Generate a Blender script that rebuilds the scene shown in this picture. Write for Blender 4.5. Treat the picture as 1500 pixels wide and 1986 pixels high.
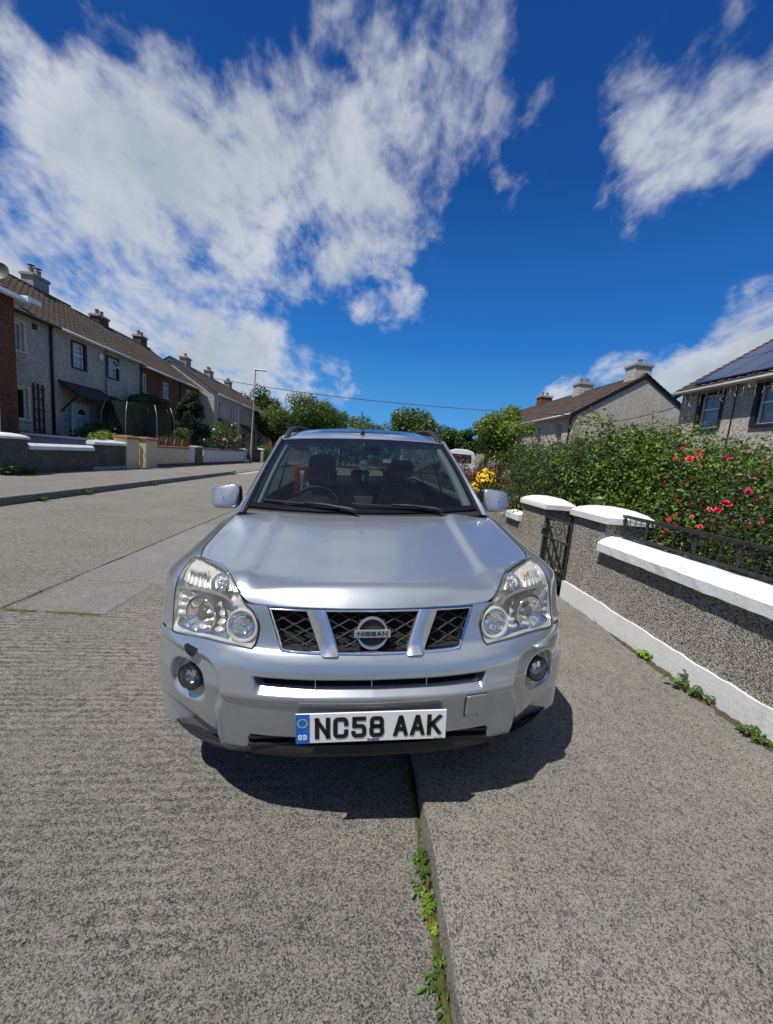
import bpy, bmesh, math, random
import numpy as np
from mathutils import Matrix, Vector
for _o in list(bpy.data.objects): bpy.data.objects.remove(_o)
SC = bpy.context.scene
COL = SC.collection
RNG = np.random.default_rng(7)
random.seed(7)
rad = math.radians

# ------------------------------------------------------------------ camera
# world: X to the right, Y along the street, Z up; the road surface is z = 0
CAM_H = 1.42
ROLL, TILT, YAW = rad(5.0), rad(7.87), rad(4.52)
fw = Vector((math.sin(YAW)*math.cos(TILT), math.cos(YAW)*math.cos(TILT), -math.sin(TILT)))
r0 = fw.cross(Vector((0, 0, 1))).normalized(); u0 = r0.cross(fw)
rt = r0*math.cos(ROLL) - u0*math.sin(ROLL)*(-1)
up = rt.cross(fw)
cam_d = bpy.data.cameras.new('camera'); cam = bpy.data.objects.new('camera', cam_d); COL.objects.link(cam)
cam.matrix_world = Matrix(((rt.x, up.x, -fw.x, 0), (rt.y, up.y, -fw.y, 0), (rt.z, up.z, -fw.z, CAM_H), (0, 0, 0, 1)))
cam_d.sensor_fit = 'VERTICAL'; cam_d.sensor_height = 36.0; cam_d.lens = 740/1986*36
cam_d.clip_start = 0.02; cam_d.clip_end = 3000
SC.camera = cam

# ------------------------------------------------------------------ world, sun, exposure
SUNV = Vector((-0.43, -0.30, 1.0)).normalized()
SUN_EL = math.asin(SUNV.z); SUN_AZ = math.atan2(SUNV.x, SUNV.y)
W = bpy.data.worlds.new('World'); SC.world = W; W.use_nodes = True
nt = W.node_tree; N = nt.nodes; L = nt.links; N.clear()
def wn(t, **k):
    n = N.new(t)
    for a, b in k.items(): setattr(n, a, b)
    return n
def wm(op, a, b=None, clamp=False):
    n = wn('ShaderNodeMath', operation=op, use_clamp=clamp)
    for i, v in enumerate((a, b)):
        if v is None: continue
        if isinstance(v, (int, float)): n.inputs[i].default_value = v
        else: L.new(v, n.inputs[i])
    return n.outputs[0]
def wramp(v, a, b, c=0.0, d=1.0, smooth=True):
    n = wn('ShaderNodeMapRange', interpolation_type='SMOOTHSTEP' if smooth else 'LINEAR')
    L.new(v, n.inputs[0])
    for i, x in enumerate((a, b, c, d)): n.inputs[i+1].default_value = x
    return n.outputs[0]
sky = wn('ShaderNodeTexSky', sky_type='NISHITA', sun_disc=False)
sky.sun_elevation = SUN_EL; sky.sun_rotation = SUN_AZ; sky.altitude = 0; sky.air_density = 1.0; sky.dust_density = 0.3; sky.ozone_density = 3.0
hs = wn('ShaderNodeHueSaturation'); hs.inputs['Saturation'].default_value = 1.3; hs.inputs['Value'].default_value = 1.0
L.new(sky.outputs[0], hs.inputs['Color'])
tc = wn('ShaderNodeTexCoord'); D = tc.outputs['Generated']
sep = wn('ShaderNodeSeparateXYZ'); L.new(D, sep.inputs[0])
zz = wm('ADD', wm('MAXIMUM', sep.outputs[2], 0.0), 0.22)
qx = wm('DIVIDE', sep.outputs[0], zz); qy = wm('DIVIDE', sep.outputs[1], zz)
cq = wn('ShaderNodeCombineXYZ'); L.new(qx, cq.inputs[0]); L.new(qy, cq.inputs[1])
def wnoise(vec, scale, det, rough, dist=0.0, off=(0, 0, 0)):
    m = wn('ShaderNodeMapping'); m.inputs['Location'].default_value = off; L.new(vec, m.inputs[0])
    n = wn('ShaderNodeTexNoise'); n.inputs['Scale'].default_value = scale; n.inputs['Detail'].default_value = det
    n.inputs['Roughness'].default_value = rough; n.inputs['Distortion'].default_value = dist
    L.new(m.outputs[0], n.inputs['Vector']); return n.outputs[0]
qa = wn('ShaderNodeMapping'); qa.inputs['Scale'].default_value = (1.0, 0.55, 1.0); L.new(cq.outputs[0], qa.inputs[0])
fb = wnoise(qa.outputs[0], 3.3, 7, 0.64, 0.25)
fb2 = wnoise(D, 5.0, 5, 0.58, 0.15, (3, 1, 2))
big = wnoise(cq.outputs[0], 0.75, 2, 0.5, 0.0, (9, 4, 0))
# cloud banks: azimuth (deg, clockwise from the street), elevation, angular radius, weight
CLOUDS = [(-30.6, 26.9, 6.5, 0.95), (-20.1, 28.5, 8.5, 1.0), (-8.2, 31.4, 8.2, 0.8), (1.2, 33.9, 6.6, 0.75), (6.1, 38.2, 4.8, 0.72), (-35.7, 19.1, 5.2, 0.95), (-25.6, 20.3, 5.7, 0.95), (-11.8, 25.5, 4.6, 0.6), (-18.1, 36.3, 4.1, 0.5), (-12.8, 40.2, 4.4, 0.42), (-22.7, 39.3, 3.4, 0.42), (-5.4, 43.0, 4.2, 0.55), (-7.5, 38.0, 4.2, 0.5), (-2.6, 30.3, 4.7, 0.75), (9.5, 43.3, 3.4, 0.62), (-38.3, 32.2, 2.1, 0.36), (-31.0, 36.4, 2.4, 0.42), (-34.1, 30.2, 2.5, 0.42), (-39.3, 15.5, 4.0, 0.95), (-34.5, 15.2, 4.3, 0.9), (-27.2, 15.6, 4.4, 1.0), (-16.4, 10.6, 5.1, 1.0), (-11.3, 9.4, 3.6, 0.9), (-22.1, 12.2, 4.6, 1.0), (-29.8, 13.9, 4.9, 1.0), (-5.2, 9.1, 3.1, 0.45), (34.2, 35.7, 5.2, 0.44), (38.3, 37.7, 4.3, 0.5), (39.9, 39.6, 4.1, 0.48), (32.8, 33.5, 3.7, 0.46), (31.8, 30.9, 3.1, 0.42), (42.5, 33.7, 3.1, 0.45), (20.5, 38.2, 2.4, 0.58), (18.2, 33.9, 3.2, 0.54), (13.7, 37.5, 3.0, 0.56), (30.8, 41.8, 4.7, 0.42), (25.2, 40.6, 2.7, 0.28), (40.1, 30.1, 2.4, 0.4), (3.9, 20.3, 2.7, 0.5), (2.9, 22.4, 2.1, 0.44), (-1.7, 20.6, 2.1, 0.46), (1.0, 24.3, 1.9, 0.42), (45.6, 16.0, 3.5, 0.95), (42.7, 13.5, 2.7, 0.9), (47.0, 12.4, 3.0, 1), (33.5, 11.1, 3.4, 0.85), (27.8, 9.8, 2.7, 0.8), (38.7, 12.1, 3.2, 0.75), (44.4, 18.5, 2.0, 0.6)]
acc = None
for az, el, r, w in CLOUDS:
    c = (math.sin(rad(az))*math.cos(rad(el)), math.cos(rad(az))*math.cos(rad(el)), math.sin(rad(el)))
    v = wn('ShaderNodeVectorMath', operation='DOT_PRODUCT'); L.new(D, v.inputs[0]); v.inputs[1].default_value = c
    b = wramp(v.outputs['Value'], math.cos(rad(r*1.75)), math.cos(rad(r*0.15)), 0.0, w)
    acc = b if acc is None else wm('MAXIMUM', acc, b)
# broken cloud over the unseen sky behind, cover set to neutralise fill light
behind = wramp(sep.outputs[1], -0.05, 0.25, 1.0, 0.0)
acc = wm('MAXIMUM', acc, wm('MULTIPLY', behind, wramp(big, 0.42, 0.66, 0.05, 0.85)))
fb3 = wnoise(D, 17.0, 3, 0.60, 0.3, (1, 7, 4))
nz_ = wm('ADD', wm('MULTIPLY', wm('SUBTRACT', fb, 0.5), 2.2), wm('ADD', wm('MULTIPLY', wm('SUBTRACT', fb2, 0.5), 1.7), wm('MULTIPLY', wm('SUBTRACT', fb3, 0.5), 1.0)))
dens = wm('ADD', acc, nz_)
mask = wm('MULTIPLY', wramp(dens, 0.26, 1.14), wramp(acc, 0.02, 0.25))
core = wramp(wm('ADD', acc, wm('ADD', wm('MULTIPLY', wm('SUBTRACT', fb2, 0.5), 2.2), wm('MULTIPLY', wm('SUBTRACT', fb3, 0.5), 0.9))), 0.45, 1.45)
ccol = wn('ShaderNodeMix', data_type='RGBA'); L.new(core, ccol.inputs[0])
ccol.inputs[6].default_value = (8.2, 8.5, 9.1, 1); ccol.inputs[7].default_value = (5.2, 5.9, 6.7, 1)
# clear-sky colour: the physical sky, graded to the deep polarised blue of the photograph by elevation
gr_ = wn('ShaderNodeValToRGB'); L.new(sep.outputs[2], gr_.inputs[0]); e_ = gr_.color_ramp.elements
for _ in range(3): e_.new(0.5)
for i, (p_, c_) in enumerate(((0.0, (2.2, 5.4, 9.4)), (0.10, (0.85, 3.9, 8.8)), (0.28, (0.26, 2.05, 6.7)), (0.55, (0.10, 0.85, 3.7)), (1.0, (0.09, 0.50, 2.2)))):
    e_[i].position = p_; e_[i].color = (*c_, 1)
smx = wn('ShaderNodeMix', data_type='RGBA'); smx.inputs[0].default_value = 0.93; L.new(hs.outputs[0], smx.inputs[6]); L.new(gr_.outputs[0], smx.inputs[7])
cmix = wn('ShaderNodeMix', data_type='RGBA'); L.new(wm('MULTIPLY', mask, 0.94), cmix.inputs[0])
L.new(smx.outputs[2], cmix.inputs[6]); L.new(ccol.outputs[2], cmix.inputs[7])
bg = wn('ShaderNodeBackground'); bg.inputs['Strength'].default_value = 0.085
L.new(cmix.outputs[2], bg.inputs['Color'])
wo = wn('ShaderNodeOutputWorld'); L.new(bg.outputs[0], wo.inputs['Surface'])
W.cycles.sampling_method = 'MANUAL'; W.cycles.sample_map_resolution = 512

sun_d = bpy.data.lights.new('sun', 'SUN'); sun_d.energy = 5.0; sun_d.angle = rad(0.53); sun_d.color = (1.0, 0.955, 0.89)
sun = bpy.data.objects.new('sun', sun_d); COL.objects.link(sun)
sun.rotation_euler = SUNV.to_track_quat('Z', 'Y').to_euler(); sun.location = (-20, -10, 40)
SC.view_settings.view_transform = 'Standard'; SC.view_settings.look = 'None'
SC.view_settings.exposure = 0.0; SC.view_settings.gamma = 1.0; SC.view_settings.use_curve_mapping = False
SC.cycles.max_bounces = 8; SC.cycles.transparent_max_bounces = 12; SC.cycles.caustics_reflective = False; SC.cycles.caustics_refractive = False
SC.cycles.sample_clamp_indirect = 4.0

# ------------------------------------------------------------------ materials
MATS = {}
class Mt:
    """small node-building helper"""
    def __init__(s, name):
        s.m = bpy.data.materials.new(name); s.m.use_nodes = True; s.t = s.m.node_tree; s.n = s.t.nodes; s.l = s.t.links
        s.n.clear(); s.out = s.n.new('ShaderNodeOutputMaterial'); s.b = s.n.new('ShaderNodeBsdfPrincipled')
        s.l.new(s.b.outputs[0], s.out.inputs[0]); MATS[name] = s.m
        s.pos = None
    def P(s, **k):
        for a, v in k.items():
            a = a.replace('_', ' ')
            inp = s.b.inputs[a]
            if hasattr(v, 'is_output') or isinstance(v, bpy.types.NodeSocket): s.l.new(v, inp)
            else: inp.default_value = (*v, 1) if isinstance(v, tuple) and len(v) == 3 else v
        return s
    def world(s):
        if s.pos is None:
            g = s.n.new('ShaderNodeNewGeometry'); s.pos = g.outputs['Position']
        return s.pos
    def local(s):
        g = s.n.new('ShaderNodeTexCoord'); return g.outputs['Object']
    def mp(s, v, sc=(1, 1, 1), rot=(0, 0, 0), loc=(0, 0, 0)):
        m = s.n.new('ShaderNodeMapping'); s.l.new(v, m.inputs[0])
        m.inputs['Scale'].default_value = sc; m.inputs['Rotation'].default_value = rot; m.inputs['Location'].default_value = loc
        return m.outputs[0]
    def noise(s, v, sc, det=4, rough=0.55, dist=0.0):
        n = s.n.new('ShaderNodeTexNoise'); s.l.new(v, n.inputs['Vector'])
        n.inputs['Scale'].default_value = sc; n.inputs['Detail'].default_value = det; n.inputs['Roughness'].default_value = rough; n.inputs['Distortion'].default_value = dist
        return n.outputs[0]
    def voro(s, v, sc, out='Distance', feat='F1', rnd=1.0):
        n = s.n.new('ShaderNodeTexVoronoi'); n.feature = feat; s.l.new(v, n.inputs['Vector']); n.inputs['Scale'].default_value = sc; n.inputs['Randomness'].default_value = rnd
        return n.outputs[out]
    def wave(s, v, sc, dist=0.0, det=2, dscale=1.0, dirn='X', prof='SIN'):
        n = s.n.new('ShaderNodeTexWave'); n.bands_direction = dirn; n.wave_profile = prof; s.l.new(v, n.inputs['Vector'])
        n.inputs['Scale'].default_value = sc; n.inputs['Distortion'].default_value = dist; n.inputs['Detail'].default_value = det; n.inputs['Detail Scale'].default_value = dscale
        return n.outputs[1]
    def ramp(s, v, stops, interp='LINEAR'):
        n = s.n.new('ShaderNodeValToRGB'); n.color_ramp.interpolation = interp; e = n.color_ramp.elements
        while len(e) < len(stops): e.new(0.5)
        for i, (p, c) in enumerate(stops):
            e[i].position = p; e[i].color = (*c, 1) if isinstance(c, tuple) else (c, c, c, 1)
        s.l.new(v, n.inputs[0]); return n.outputs[0]
    def mix(s, f, a, b, mode='MIX'):
        n = s.n.new('ShaderNodeMix'); n.data_type = 'RGBA'; n.blend_type = mode
        for i, v in ((0, f), (6, a), (7, b)):
            if isinstance(v, bpy.types.NodeSocket): s.l.new(v, n.inputs[i])
            elif isinstance(v, tuple): n.inputs[i].default_value = (*v, 1)
            else: n.inputs[i].default_value = v
        return n.outputs[2]
    def math(s, op, a, b=None, clamp=False):
        n = s.n.new('ShaderNodeMath'); n.operation = op; n.use_clamp = clamp
        for i, v in enumerate((a, b)):
            if v is None: continue
            if isinstance(v, bpy.types.NodeSocket): s.l.new(v, n.inputs[i])
            else: n.inputs[i].default_value = v
        return n.outputs[0]
    def bump(s, h, strength, dist=0.01, prev=None):
        n = s.n.new('ShaderNodeBump'); s.l.new(h, n.inputs['Height']); n.inputs['Strength'].default_value = strength; n.inputs['Distance'].default_value = dist
        if prev is not None: s.l.new(prev, n.inputs['Normal'])
        s.l.new(n.outputs[0], s.b.inputs['Normal']); return n.outputs[0]
def flat(name, c, rough=0.6, metal=0.0, var=0.0, vs=8.0, **k):
    m = Mt(name)
    if var:
        nz = m.noise(m.local(), vs, 5, 0.6)
        lo = tuple(x*(1-var) for x in c); hi = tuple(min(1, x*(1+var)) for x in c)
        m.P(Base_Color=m.ramp(nz, [(0.3, lo), (0.7, hi)]))
    else: m.P(Base_Color=c)
    m.P(Roughness=rough, Metallic=metal, **k); return m

def concrete(name, light, dark, ribs=0.0):
    m = Mt(name); p = m.world()
    sx = m.n.new('ShaderNodeSeparateColor'); m.l.new(m.voro(p, 270, 'Color'), sx.inputs[0])
    v2 = m.n.new('ShaderNodeTexVoronoi'); m.l.new(p, v2.inputs['Vector']); v2.inputs['Scale'].default_value = 44
    sx2 = m.n.new('ShaderNodeSeparateColor'); m.l.new(v2.outputs['Color'], sx2.inputs[0])
    mid = m.noise(m.mp(p, sc=(1.0, 1.0+0.8*ribs, 1.0)), 84, 5, 0.82)
    blot = m.noise(m.mp(p, sc=(1.0, 1.0+0.6*ribs, 1.0)), 11, 3, 0.65)
    large = m.noise(p, 1.1, 3, 0.6)
    mean = tuple((a_+b_)/2 for a_, b_ in zip(light, dark))
    t = m.math('ADD', m.math('MULTIPLY', sx.outputs[0], 0.34 if ribs else 0.40), m.math('MULTIPLY', mid, 0.62))
    t = m.math('ADD', t, m.math('MULTIPLY', blot, 0.22))
    if ribs:
        wv = m.wave(m.mp(p, rot=(0, 0, rad(-3))), 7.0, 6.4, 4, 3.6, 'Y')
        sp = m.n.new('ShaderNodeSeparateXYZ'); m.l.new(p, sp.inputs[0])
        rm = m.math('MULTIPLY', m.ramp(m.noise(p, 2.6, 3), [(0.38, 0.10), (0.64, 1.0)]), m.ramp(m.math('MULTIPLY', m.math('ADD', sp.outputs[0], 1.0), 0.75), [(0.0, 1.0), (0.85, 0.12)]))
        wv2 = m.math('MULTIPLY', m.math('SUBTRACT', wv, 0.5), rm)
        t = m.math('ADD', t, m.math('MULTIPLY', wv2, 0.23*ribs))
    base = m.ramp(t, [(0.36, tuple(x*0.42 for x in dark)), (0.45, dark), (0.545, mean), (0.64, light), (0.76, tuple(min(1, x*1.35) for x in light))])
    stone = m.ramp(sx2.outputs[1], [(0.0, (0.05, 0.05, 0.055)), (0.45, (0.16, 0.16, 0.165)), (0.78, (0.30, 0.27, 0.23)), (1.0, (0.30, 0.215, 0.13))])
    base = m.mix(m.math('MULTIPLY', m.ramp(sx2.outputs[0], [(0.84, 0.0), (0.88, 0.75)]), m.ramp(v2.outputs['Distance'], [(0.28, 1.0), (0.5, 0.0)])), base, stone)
    base = m.mix(0.8, base, m.ramp(large, [(0.3, (0.84, 0.84, 0.84)), (0.7, (1.10, 1.09, 1.06))]), 'MULTIPLY')
    hgt = m.math('ADD', m.math('MULTIPLY', sx.outputs[1], 0.5), m.math('MULTIPLY', mid, 1.6))
    if ribs: hgt = m.math('ADD', hgt, m.math('MULTIPLY', wv2, 0.8*ribs))
    m.P(Base_Color=base, Roughness=0.92, Specular_IOR_Level=0.25)
    m.bump(hgt, 0.85, 0.006)
    return m
# ------------------------------------------------------------------ helpers
def tag(o, label=None, cat=None, group=None, kind=None):
    if label: o['label'] = label
    if cat: o['category'] = cat
    if group: o['group'] = group
    if kind: o['kind'] = kind
    return o
def empty(name, loc=(0, 0, 0), rz=0, label=None, cat=None, group=None):
    o = bpy.data.objects.new(name, None); COL.objects.link(o); o.location = loc; o.rotation_euler = (0, 0, rz); o.empty_display_size = 0.1
    return tag(o, label, cat, group)
def obj(name, me, mats=None, parent=None, smooth=False, loc=None):
    o = bpy.data.objects.new(name, me); COL.objects.link(o)
    if mats is not None and len(me.materials) == 0:
        for m in (mats if isinstance(mats, (list, tuple)) else [mats]): me.materials.append(MATS[m] if isinstance(m, str) else m)
    if smooth: me.shade_smooth()
    if parent: o.parent = parent
    if loc is not None: o.location = loc
    return o
def mesh(name, V, Fs):
    me = bpy.data.meshes.new(name); me.from_pydata([tuple(map(float, v)) for v in V], [], Fs); me.update(); return me
class MB:
    """collects shapes of one part"""
    def __init__(s): s.v = []; s.f = []; s.mi = []
    def add(s, V, Fs, mi=0):
        b = len(s.v); s.v += [tuple(map(float, v)) for v in V]; s.f += [tuple(i+b for i in f) for f in Fs]; s.mi += [mi]*len(Fs); return s
    def box(s, a, b, mi=0):
        x0, y0, z0 = a; x1, y1, z1 = b
        return s.add([(x0, y0, z0), (x1, y0, z0), (x1, y1, z0), (x0, y1, z0), (x0, y0, z1), (x1, y0, z1), (x1, y1, z1), (x0, y1, z1)],
                     [(0, 3, 2, 1), (4, 5, 6, 7), (0, 1, 5, 4), (1, 2, 6, 5), (2, 3, 7, 6), (3, 0, 4, 7)], mi)
    def prism(s, poly, ax, a, b, mi=0):
        """extrude polygon (list of 2D) along axis ax ('x','y','z') from a to b"""
        def put(p, h): return {'x': (h, p[0], p[1]), 'y': (p[0], h, p[1]), 'z': (p[0], p[1], h)}[ax]
        n = len(poly); V = [put(p, a) for p in poly]+[put(p, b) for p in poly]
        return s.add(V, [tuple(range(n))[::-1], tuple(range(n, 2*n))]+[(i, (i+1) % n, n+(i+1) % n, n+i) for i in range(n)], mi)
    def tube(s, pts, r, seg=8, mi=0, cap=True, flatten=1.0):
        P = [np.array(p, float) for p in pts]; n = len(P); rr = r if hasattr(r, '__len__') else [r]*n
        V = []; Fs = []; prev = None
        for i in range(n):
            t = P[min(i+1, n-1)]-P[max(i-1, 0)]; t = t/(np.linalg.norm(t)+1e-12)
            if prev is None:
                a = np.array([0, 0, 1.]) if abs(t[2]) < .9 else np.array([1., 0, 0])
                u = np.cross(t, a)
            else: u = prev-t*np.dot(prev, t)
            u /= np.linalg.norm(u)+1e-12; prev = u; w = np.cross(t, u)
            for k in range(seg):
                an = 2*math.pi*k/seg; V.append(P[i]+rr[i]*(math.cos(an)*u+math.sin(an)*w*flatten))
        for i in range(n-1):
            for k in range(seg):
                k2 = (k+1) % seg; Fs.append((i*seg+k, i*seg+k2, (i+1)*seg+k2, (i+1)*seg+k))
        if cap: Fs += [tuple(range(seg))[::-1], tuple(range((n-1)*seg, n*seg))]
        return s.add(V, Fs, mi)
    def lathe(s, prof, c, ax='y', seg=32, mi=0, cap=False):
        """prof: list of (radius, height along axis)"""
        V = []; Fs = []; n = len(prof)
        for r, h in prof:
            for k in range(seg):
                a = 2*math.pi*k/seg; p = (r*math.cos(a), r*math.sin(a))
                V.append({'y': (c[0]+p[0], c[1]+h, c[2]+p[1]), 'z': (c[0]+p[0], c[1]+p[1], c[2]+h), 'x': (c[0]+h, c[1]+p[0], c[2]+p[1])}[ax])
        for i in range(n-1):
            for k in range(seg):
                k2 = (k+1) % seg; Fs.append((i*seg+k, i*seg+k2, (i+1)*seg+k2, (i+1)*seg+k))
        if cap: Fs += [tuple(range(seg))[::-1], tuple(range((n-1)*seg, n*seg))]
        return s.add(V, Fs, mi)
    def grid(s, G, mi=0, closed=False):
        """G[nv][nu] of points; mi may be a function of (i, j)"""
        G = np.asarray(G); nv, nu = G.shape[:2]; b = len(s.v)
        s.v += [tuple(map(float, p)) for p in G.reshape(-1, 3)]
        for i in range(nv-1):
            for j in range(nu-1):
                s.f.append((b+i*nu+j, b+i*nu+j+1, b+(i+1)*nu+j+1, b+(i+1)*nu+j)); s.mi.append(mi(i, j) if callable(mi) else mi)
        return s
    def build(s, name, mats, parent=None, smooth=False, loc=None, bevel=0, sharp=None, fix=True):
        me = mesh(name, s.v, s.f)
        for m in (mats if isinstance(mats, (list, tuple)) else [mats]): me.materials.append(MATS[m] if isinstance(m, str) else m)
        if any(s.mi): me.polygons.foreach_set('material_index', s.mi)
        if fix:
            bm = bmesh.new(); bm.from_mesh(me); bmesh.ops.recalc_face_normals(bm, faces=bm.faces); bm.to_mesh(me); bm.free()
        o = obj(name, me, None, parent, smooth, loc)
        if smooth and sharp: me.set_sharp_from_angle(angle=rad(sharp))
        if bevel:
            b = o.modifiers.new('bevel', 'BEVEL'); b.width = bevel; b.segments = 2; b.limit_method = 'ANGLE'; b.angle_limit = rad(40); b.harden_normals = False
        return o
def pch(xs, ys):
    """smooth (monotone cubic) interpolation"""
    xs = np.array(xs, float); ys = np.array(ys, float); h = np.diff(xs); dl = np.diff(ys)/h; n = len(xs); m = np.zeros(n)
    for i in range(1, n-1):
        if dl[i-1]*dl[i] > 0:
            w1 = 2*h[i]+h[i-1]; w2 = h[i]+2*h[i-1]; m[i] = (w1+w2)/(w1/dl[i-1]+w2/dl[i])
    m[0] = dl[0]; m[-1] = dl[-1]
    def f(x):
        x = np.clip(np.asarray(x, float), xs[0], xs[-1]); i = np.clip(np.searchsorted(xs, x, 'right')-1, 0, n-2)
        t = (x-xs[i])/h[i]; t2 = t*t; t3 = t2*t
        return (2*t3-3*t2+1)*ys[i]+(t3-2*t2+t)*h[i]*m[i]+(-2*t3+3*t2)*ys[i+1]+(t3-t2)*h[i]*m[i+1]
    return f
def sst(a, b, x):
    t = np.clip((np.asarray(x, float)-a)/(b-a), 0, 1); return t*t*(3-2*t)
def copy_tree(o, parent=None):
    c = o.copy(); COL.objects.link(c); c.parent = parent
    for ch in o.children: copy_tree(ch, c)
    return c
def glyph_strokes(ch):
    """block capitals and digits in a 1 x 1 cell as centre-line polylines"""
    def arc(cx, cy, rx, ry, a0, a1, n=8): return [(cx+rx*math.cos(rad(a0+(a1-a0)*i/n)), cy+ry*math.sin(rad(a0+(a1-a0)*i/n))) for i in range(n+1)]
    q = .28; qy = .17
    if ch == 'N': return [[(0, 0), (0, 1)], [(0, 1), (1, 0)], [(1, 0), (1, 1)]]
    if ch == 'I': return [[(.5, 0), (.5, 1)]]
    if ch == 'A': return [[(0, 0), (.46, 1), (.54, 1), (1, 0)], [(.2, .3), (.8, .3)]]
    if ch == 'K': return [[(0, 0), (0, 1)], [(1, 1), (.05, .42)], [(.32, .56), (1, 0)]]
    if ch == 'C': return [[(1, .72)]+arc(1-q, 1-qy, q, qy, 0, 90)+arc(q, 1-qy, q, qy, 90, 180)+arc(q, qy, q, qy, 180, 270)+arc(1-q, qy, q, qy, 270, 360)+[(1, .28)]]
    if ch == 'G': return [[(1, .72)]+arc(1-q, 1-qy, q, qy, 0, 90)+arc(q, 1-qy, q, qy, 90, 180)+arc(q, qy, q, qy, 180, 270)+arc(1-q, qy, q, qy, 270, 360)+[(1, .45), (.6, .45)]]
    if ch == '5': return [[(.95, 1), (.08, 1), (.08, .57)]+arc(1-q, .57-qy, q, qy, 90, 0)+arc(1-q, qy, q, qy, 0, -90)+arc(q, qy, q, qy, 270, 180)]
    if ch == 'S': return [arc(1-q, 1-qy, q, qy, 10, 90)+arc(q, 1-qy, q, qy, 90, 180)+arc(q, .5+qy, q, qy, 180, 270)+arc(1-q, .5-qy, q, qy, 90, 0)+arc(1-q, qy, q, qy, 0, -90)+arc(q, qy, q, qy, 270, 170)]
    if ch in '8B':
        o = 0.0 if ch == 'B' else q
        if ch == 'B': return [[(0, .5), (0, 1), (1-q, 1)]+arc(1-q, 1-qy, q*.9, qy, 90, 0)+arc(1-q, .5+qy, q*.9, qy*.95, 0, -90)+[(0, .5)], [(0, .5), (0, 0), (1-q, 0)]+arc(1-q, qy, q, qy, -90, 0)+arc(1-q, .5-qy, q, qy, 0, 90)]
        return [arc(1-q, 1-qy, q*.85, qy, 0, 90)+arc(q, 1-qy, q*.85, qy, 90, 180)+arc(q, .53+qy*.6, q*.85, qy*.6, 180, 270)+arc(1-q, .53+qy*.6, q*.85, qy*.6, 270, 360)+[(1-q+q*.85, 1-qy)],
                arc(1-q, .53-qy, q, qy, 0, 90)+arc(q, .53-qy, q, qy, 90, 180)+arc(q, qy, q, qy, 180, 270)+arc(1-q, qy, q, qy, 270, 360)+[(1, .53-qy)]]
    return []
def stroke_text(mb, txt, x, z, w, h, t, gap, y0, y1, space=None):
    """flat raised lettering facing -Y, returns end x"""
    def clean(pl):
        o = [pl[0]]
        for p in pl[1:]:
            if abs(p[0]-o[-1][0])+abs(p[1]-o[-1][1]) > 1e-6: o.append(p)
        return o
    for ch in txt:
        if ch == ' ': x += space; continue
        ww = t if ch == 'I' else w
        for pl in glyph_strokes(ch):
            pts = clean([((x+t/2+p[0]*(ww-t)) if ch != 'I' else x+t/2, z+t/2+p[1]*(h-t)) for p in pl])
            P = np.array(pts); n = len(P); Lf = []; Rt = []
            closed = np.linalg.norm(P[0]-P[-1]) < 1e-6
            for i in range(n):
                a = P[i]-P[i-1] if i > 0 else (P[-1]-P[-2] if closed else P[1]-P[0]); b = P[i+1]-P[i] if i < n-1 else (P[1]-P[0] if closed else P[-1]-P[-2])
                a = a/np.linalg.norm(a); b = b/np.linalg.norm(b); na = np.array([-a[1], a[0]]); nb = np.array([-b[1], b[0]])
                m = na+nb; m = m/(np.linalg.norm(m)+1e-9); k = 1/max(.45, float(np.dot(m, na)))
                e0 = np.zeros(2)
                if not closed and i == 0: e0 = -a*t/2*(1 if ch not in 'AK' else 1)
                if not closed and i == n-1: e0 = b*t/2
                if ch in 'ANK' and not closed:
                    pass
                Lf.append(P[i]+e0+m*t/2*k); Rt.append(P[i]+e0-m*t/2*k)
            V = []; zl, zh = z, z+h
            for i in range(n):
                for q, yy in ((Lf[i], y0), (Rt[i], y0), (Lf[i], y1), (Rt[i], y1)): V.append((q[0], yy, min(max(q[1], zl), zh)))
            Fs = []
            for i in range(n-1):
                a, b = 4*i, 4*i+4
                Fs += [(a, b, b+1, a+1), (a, a+2, b+2, b), (a+1, b+1, b+3, a+3)]
            Fs += [(0, 1, 3, 2), (4*n-4, 4*n-2, 4*n-1, 4*n-3)]
            mb.add(V, Fs)
        x += ww+gap
    return x
def font_mesh(txt, size, loc, name, mat, parent, extrude=0.0003, offset=0.0, align='LEFT', rx=math.pi/2):
    cu = bpy.data.curves.new(name, 'FONT'); cu.body = txt; cu.size = size; cu.extrude = extrude; cu.offset = offset; cu.align_x = align
    t = bpy.data.objects.new('tmp', cu); COL.objects.link(t); bpy.context.view_layer.update()
    me = bpy.data.meshes.new_from_object(t.evaluated_get(bpy.context.evaluated_depsgraph_get())); bpy.data.objects.remove(t); bpy.data.curves.remove(cu)
    me.transform(Matrix.Rotation(rx, 4, 'X')); me.transform(Matrix.Translation(loc)); me.name = name
    return obj(name, me, mat, parent)
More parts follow.
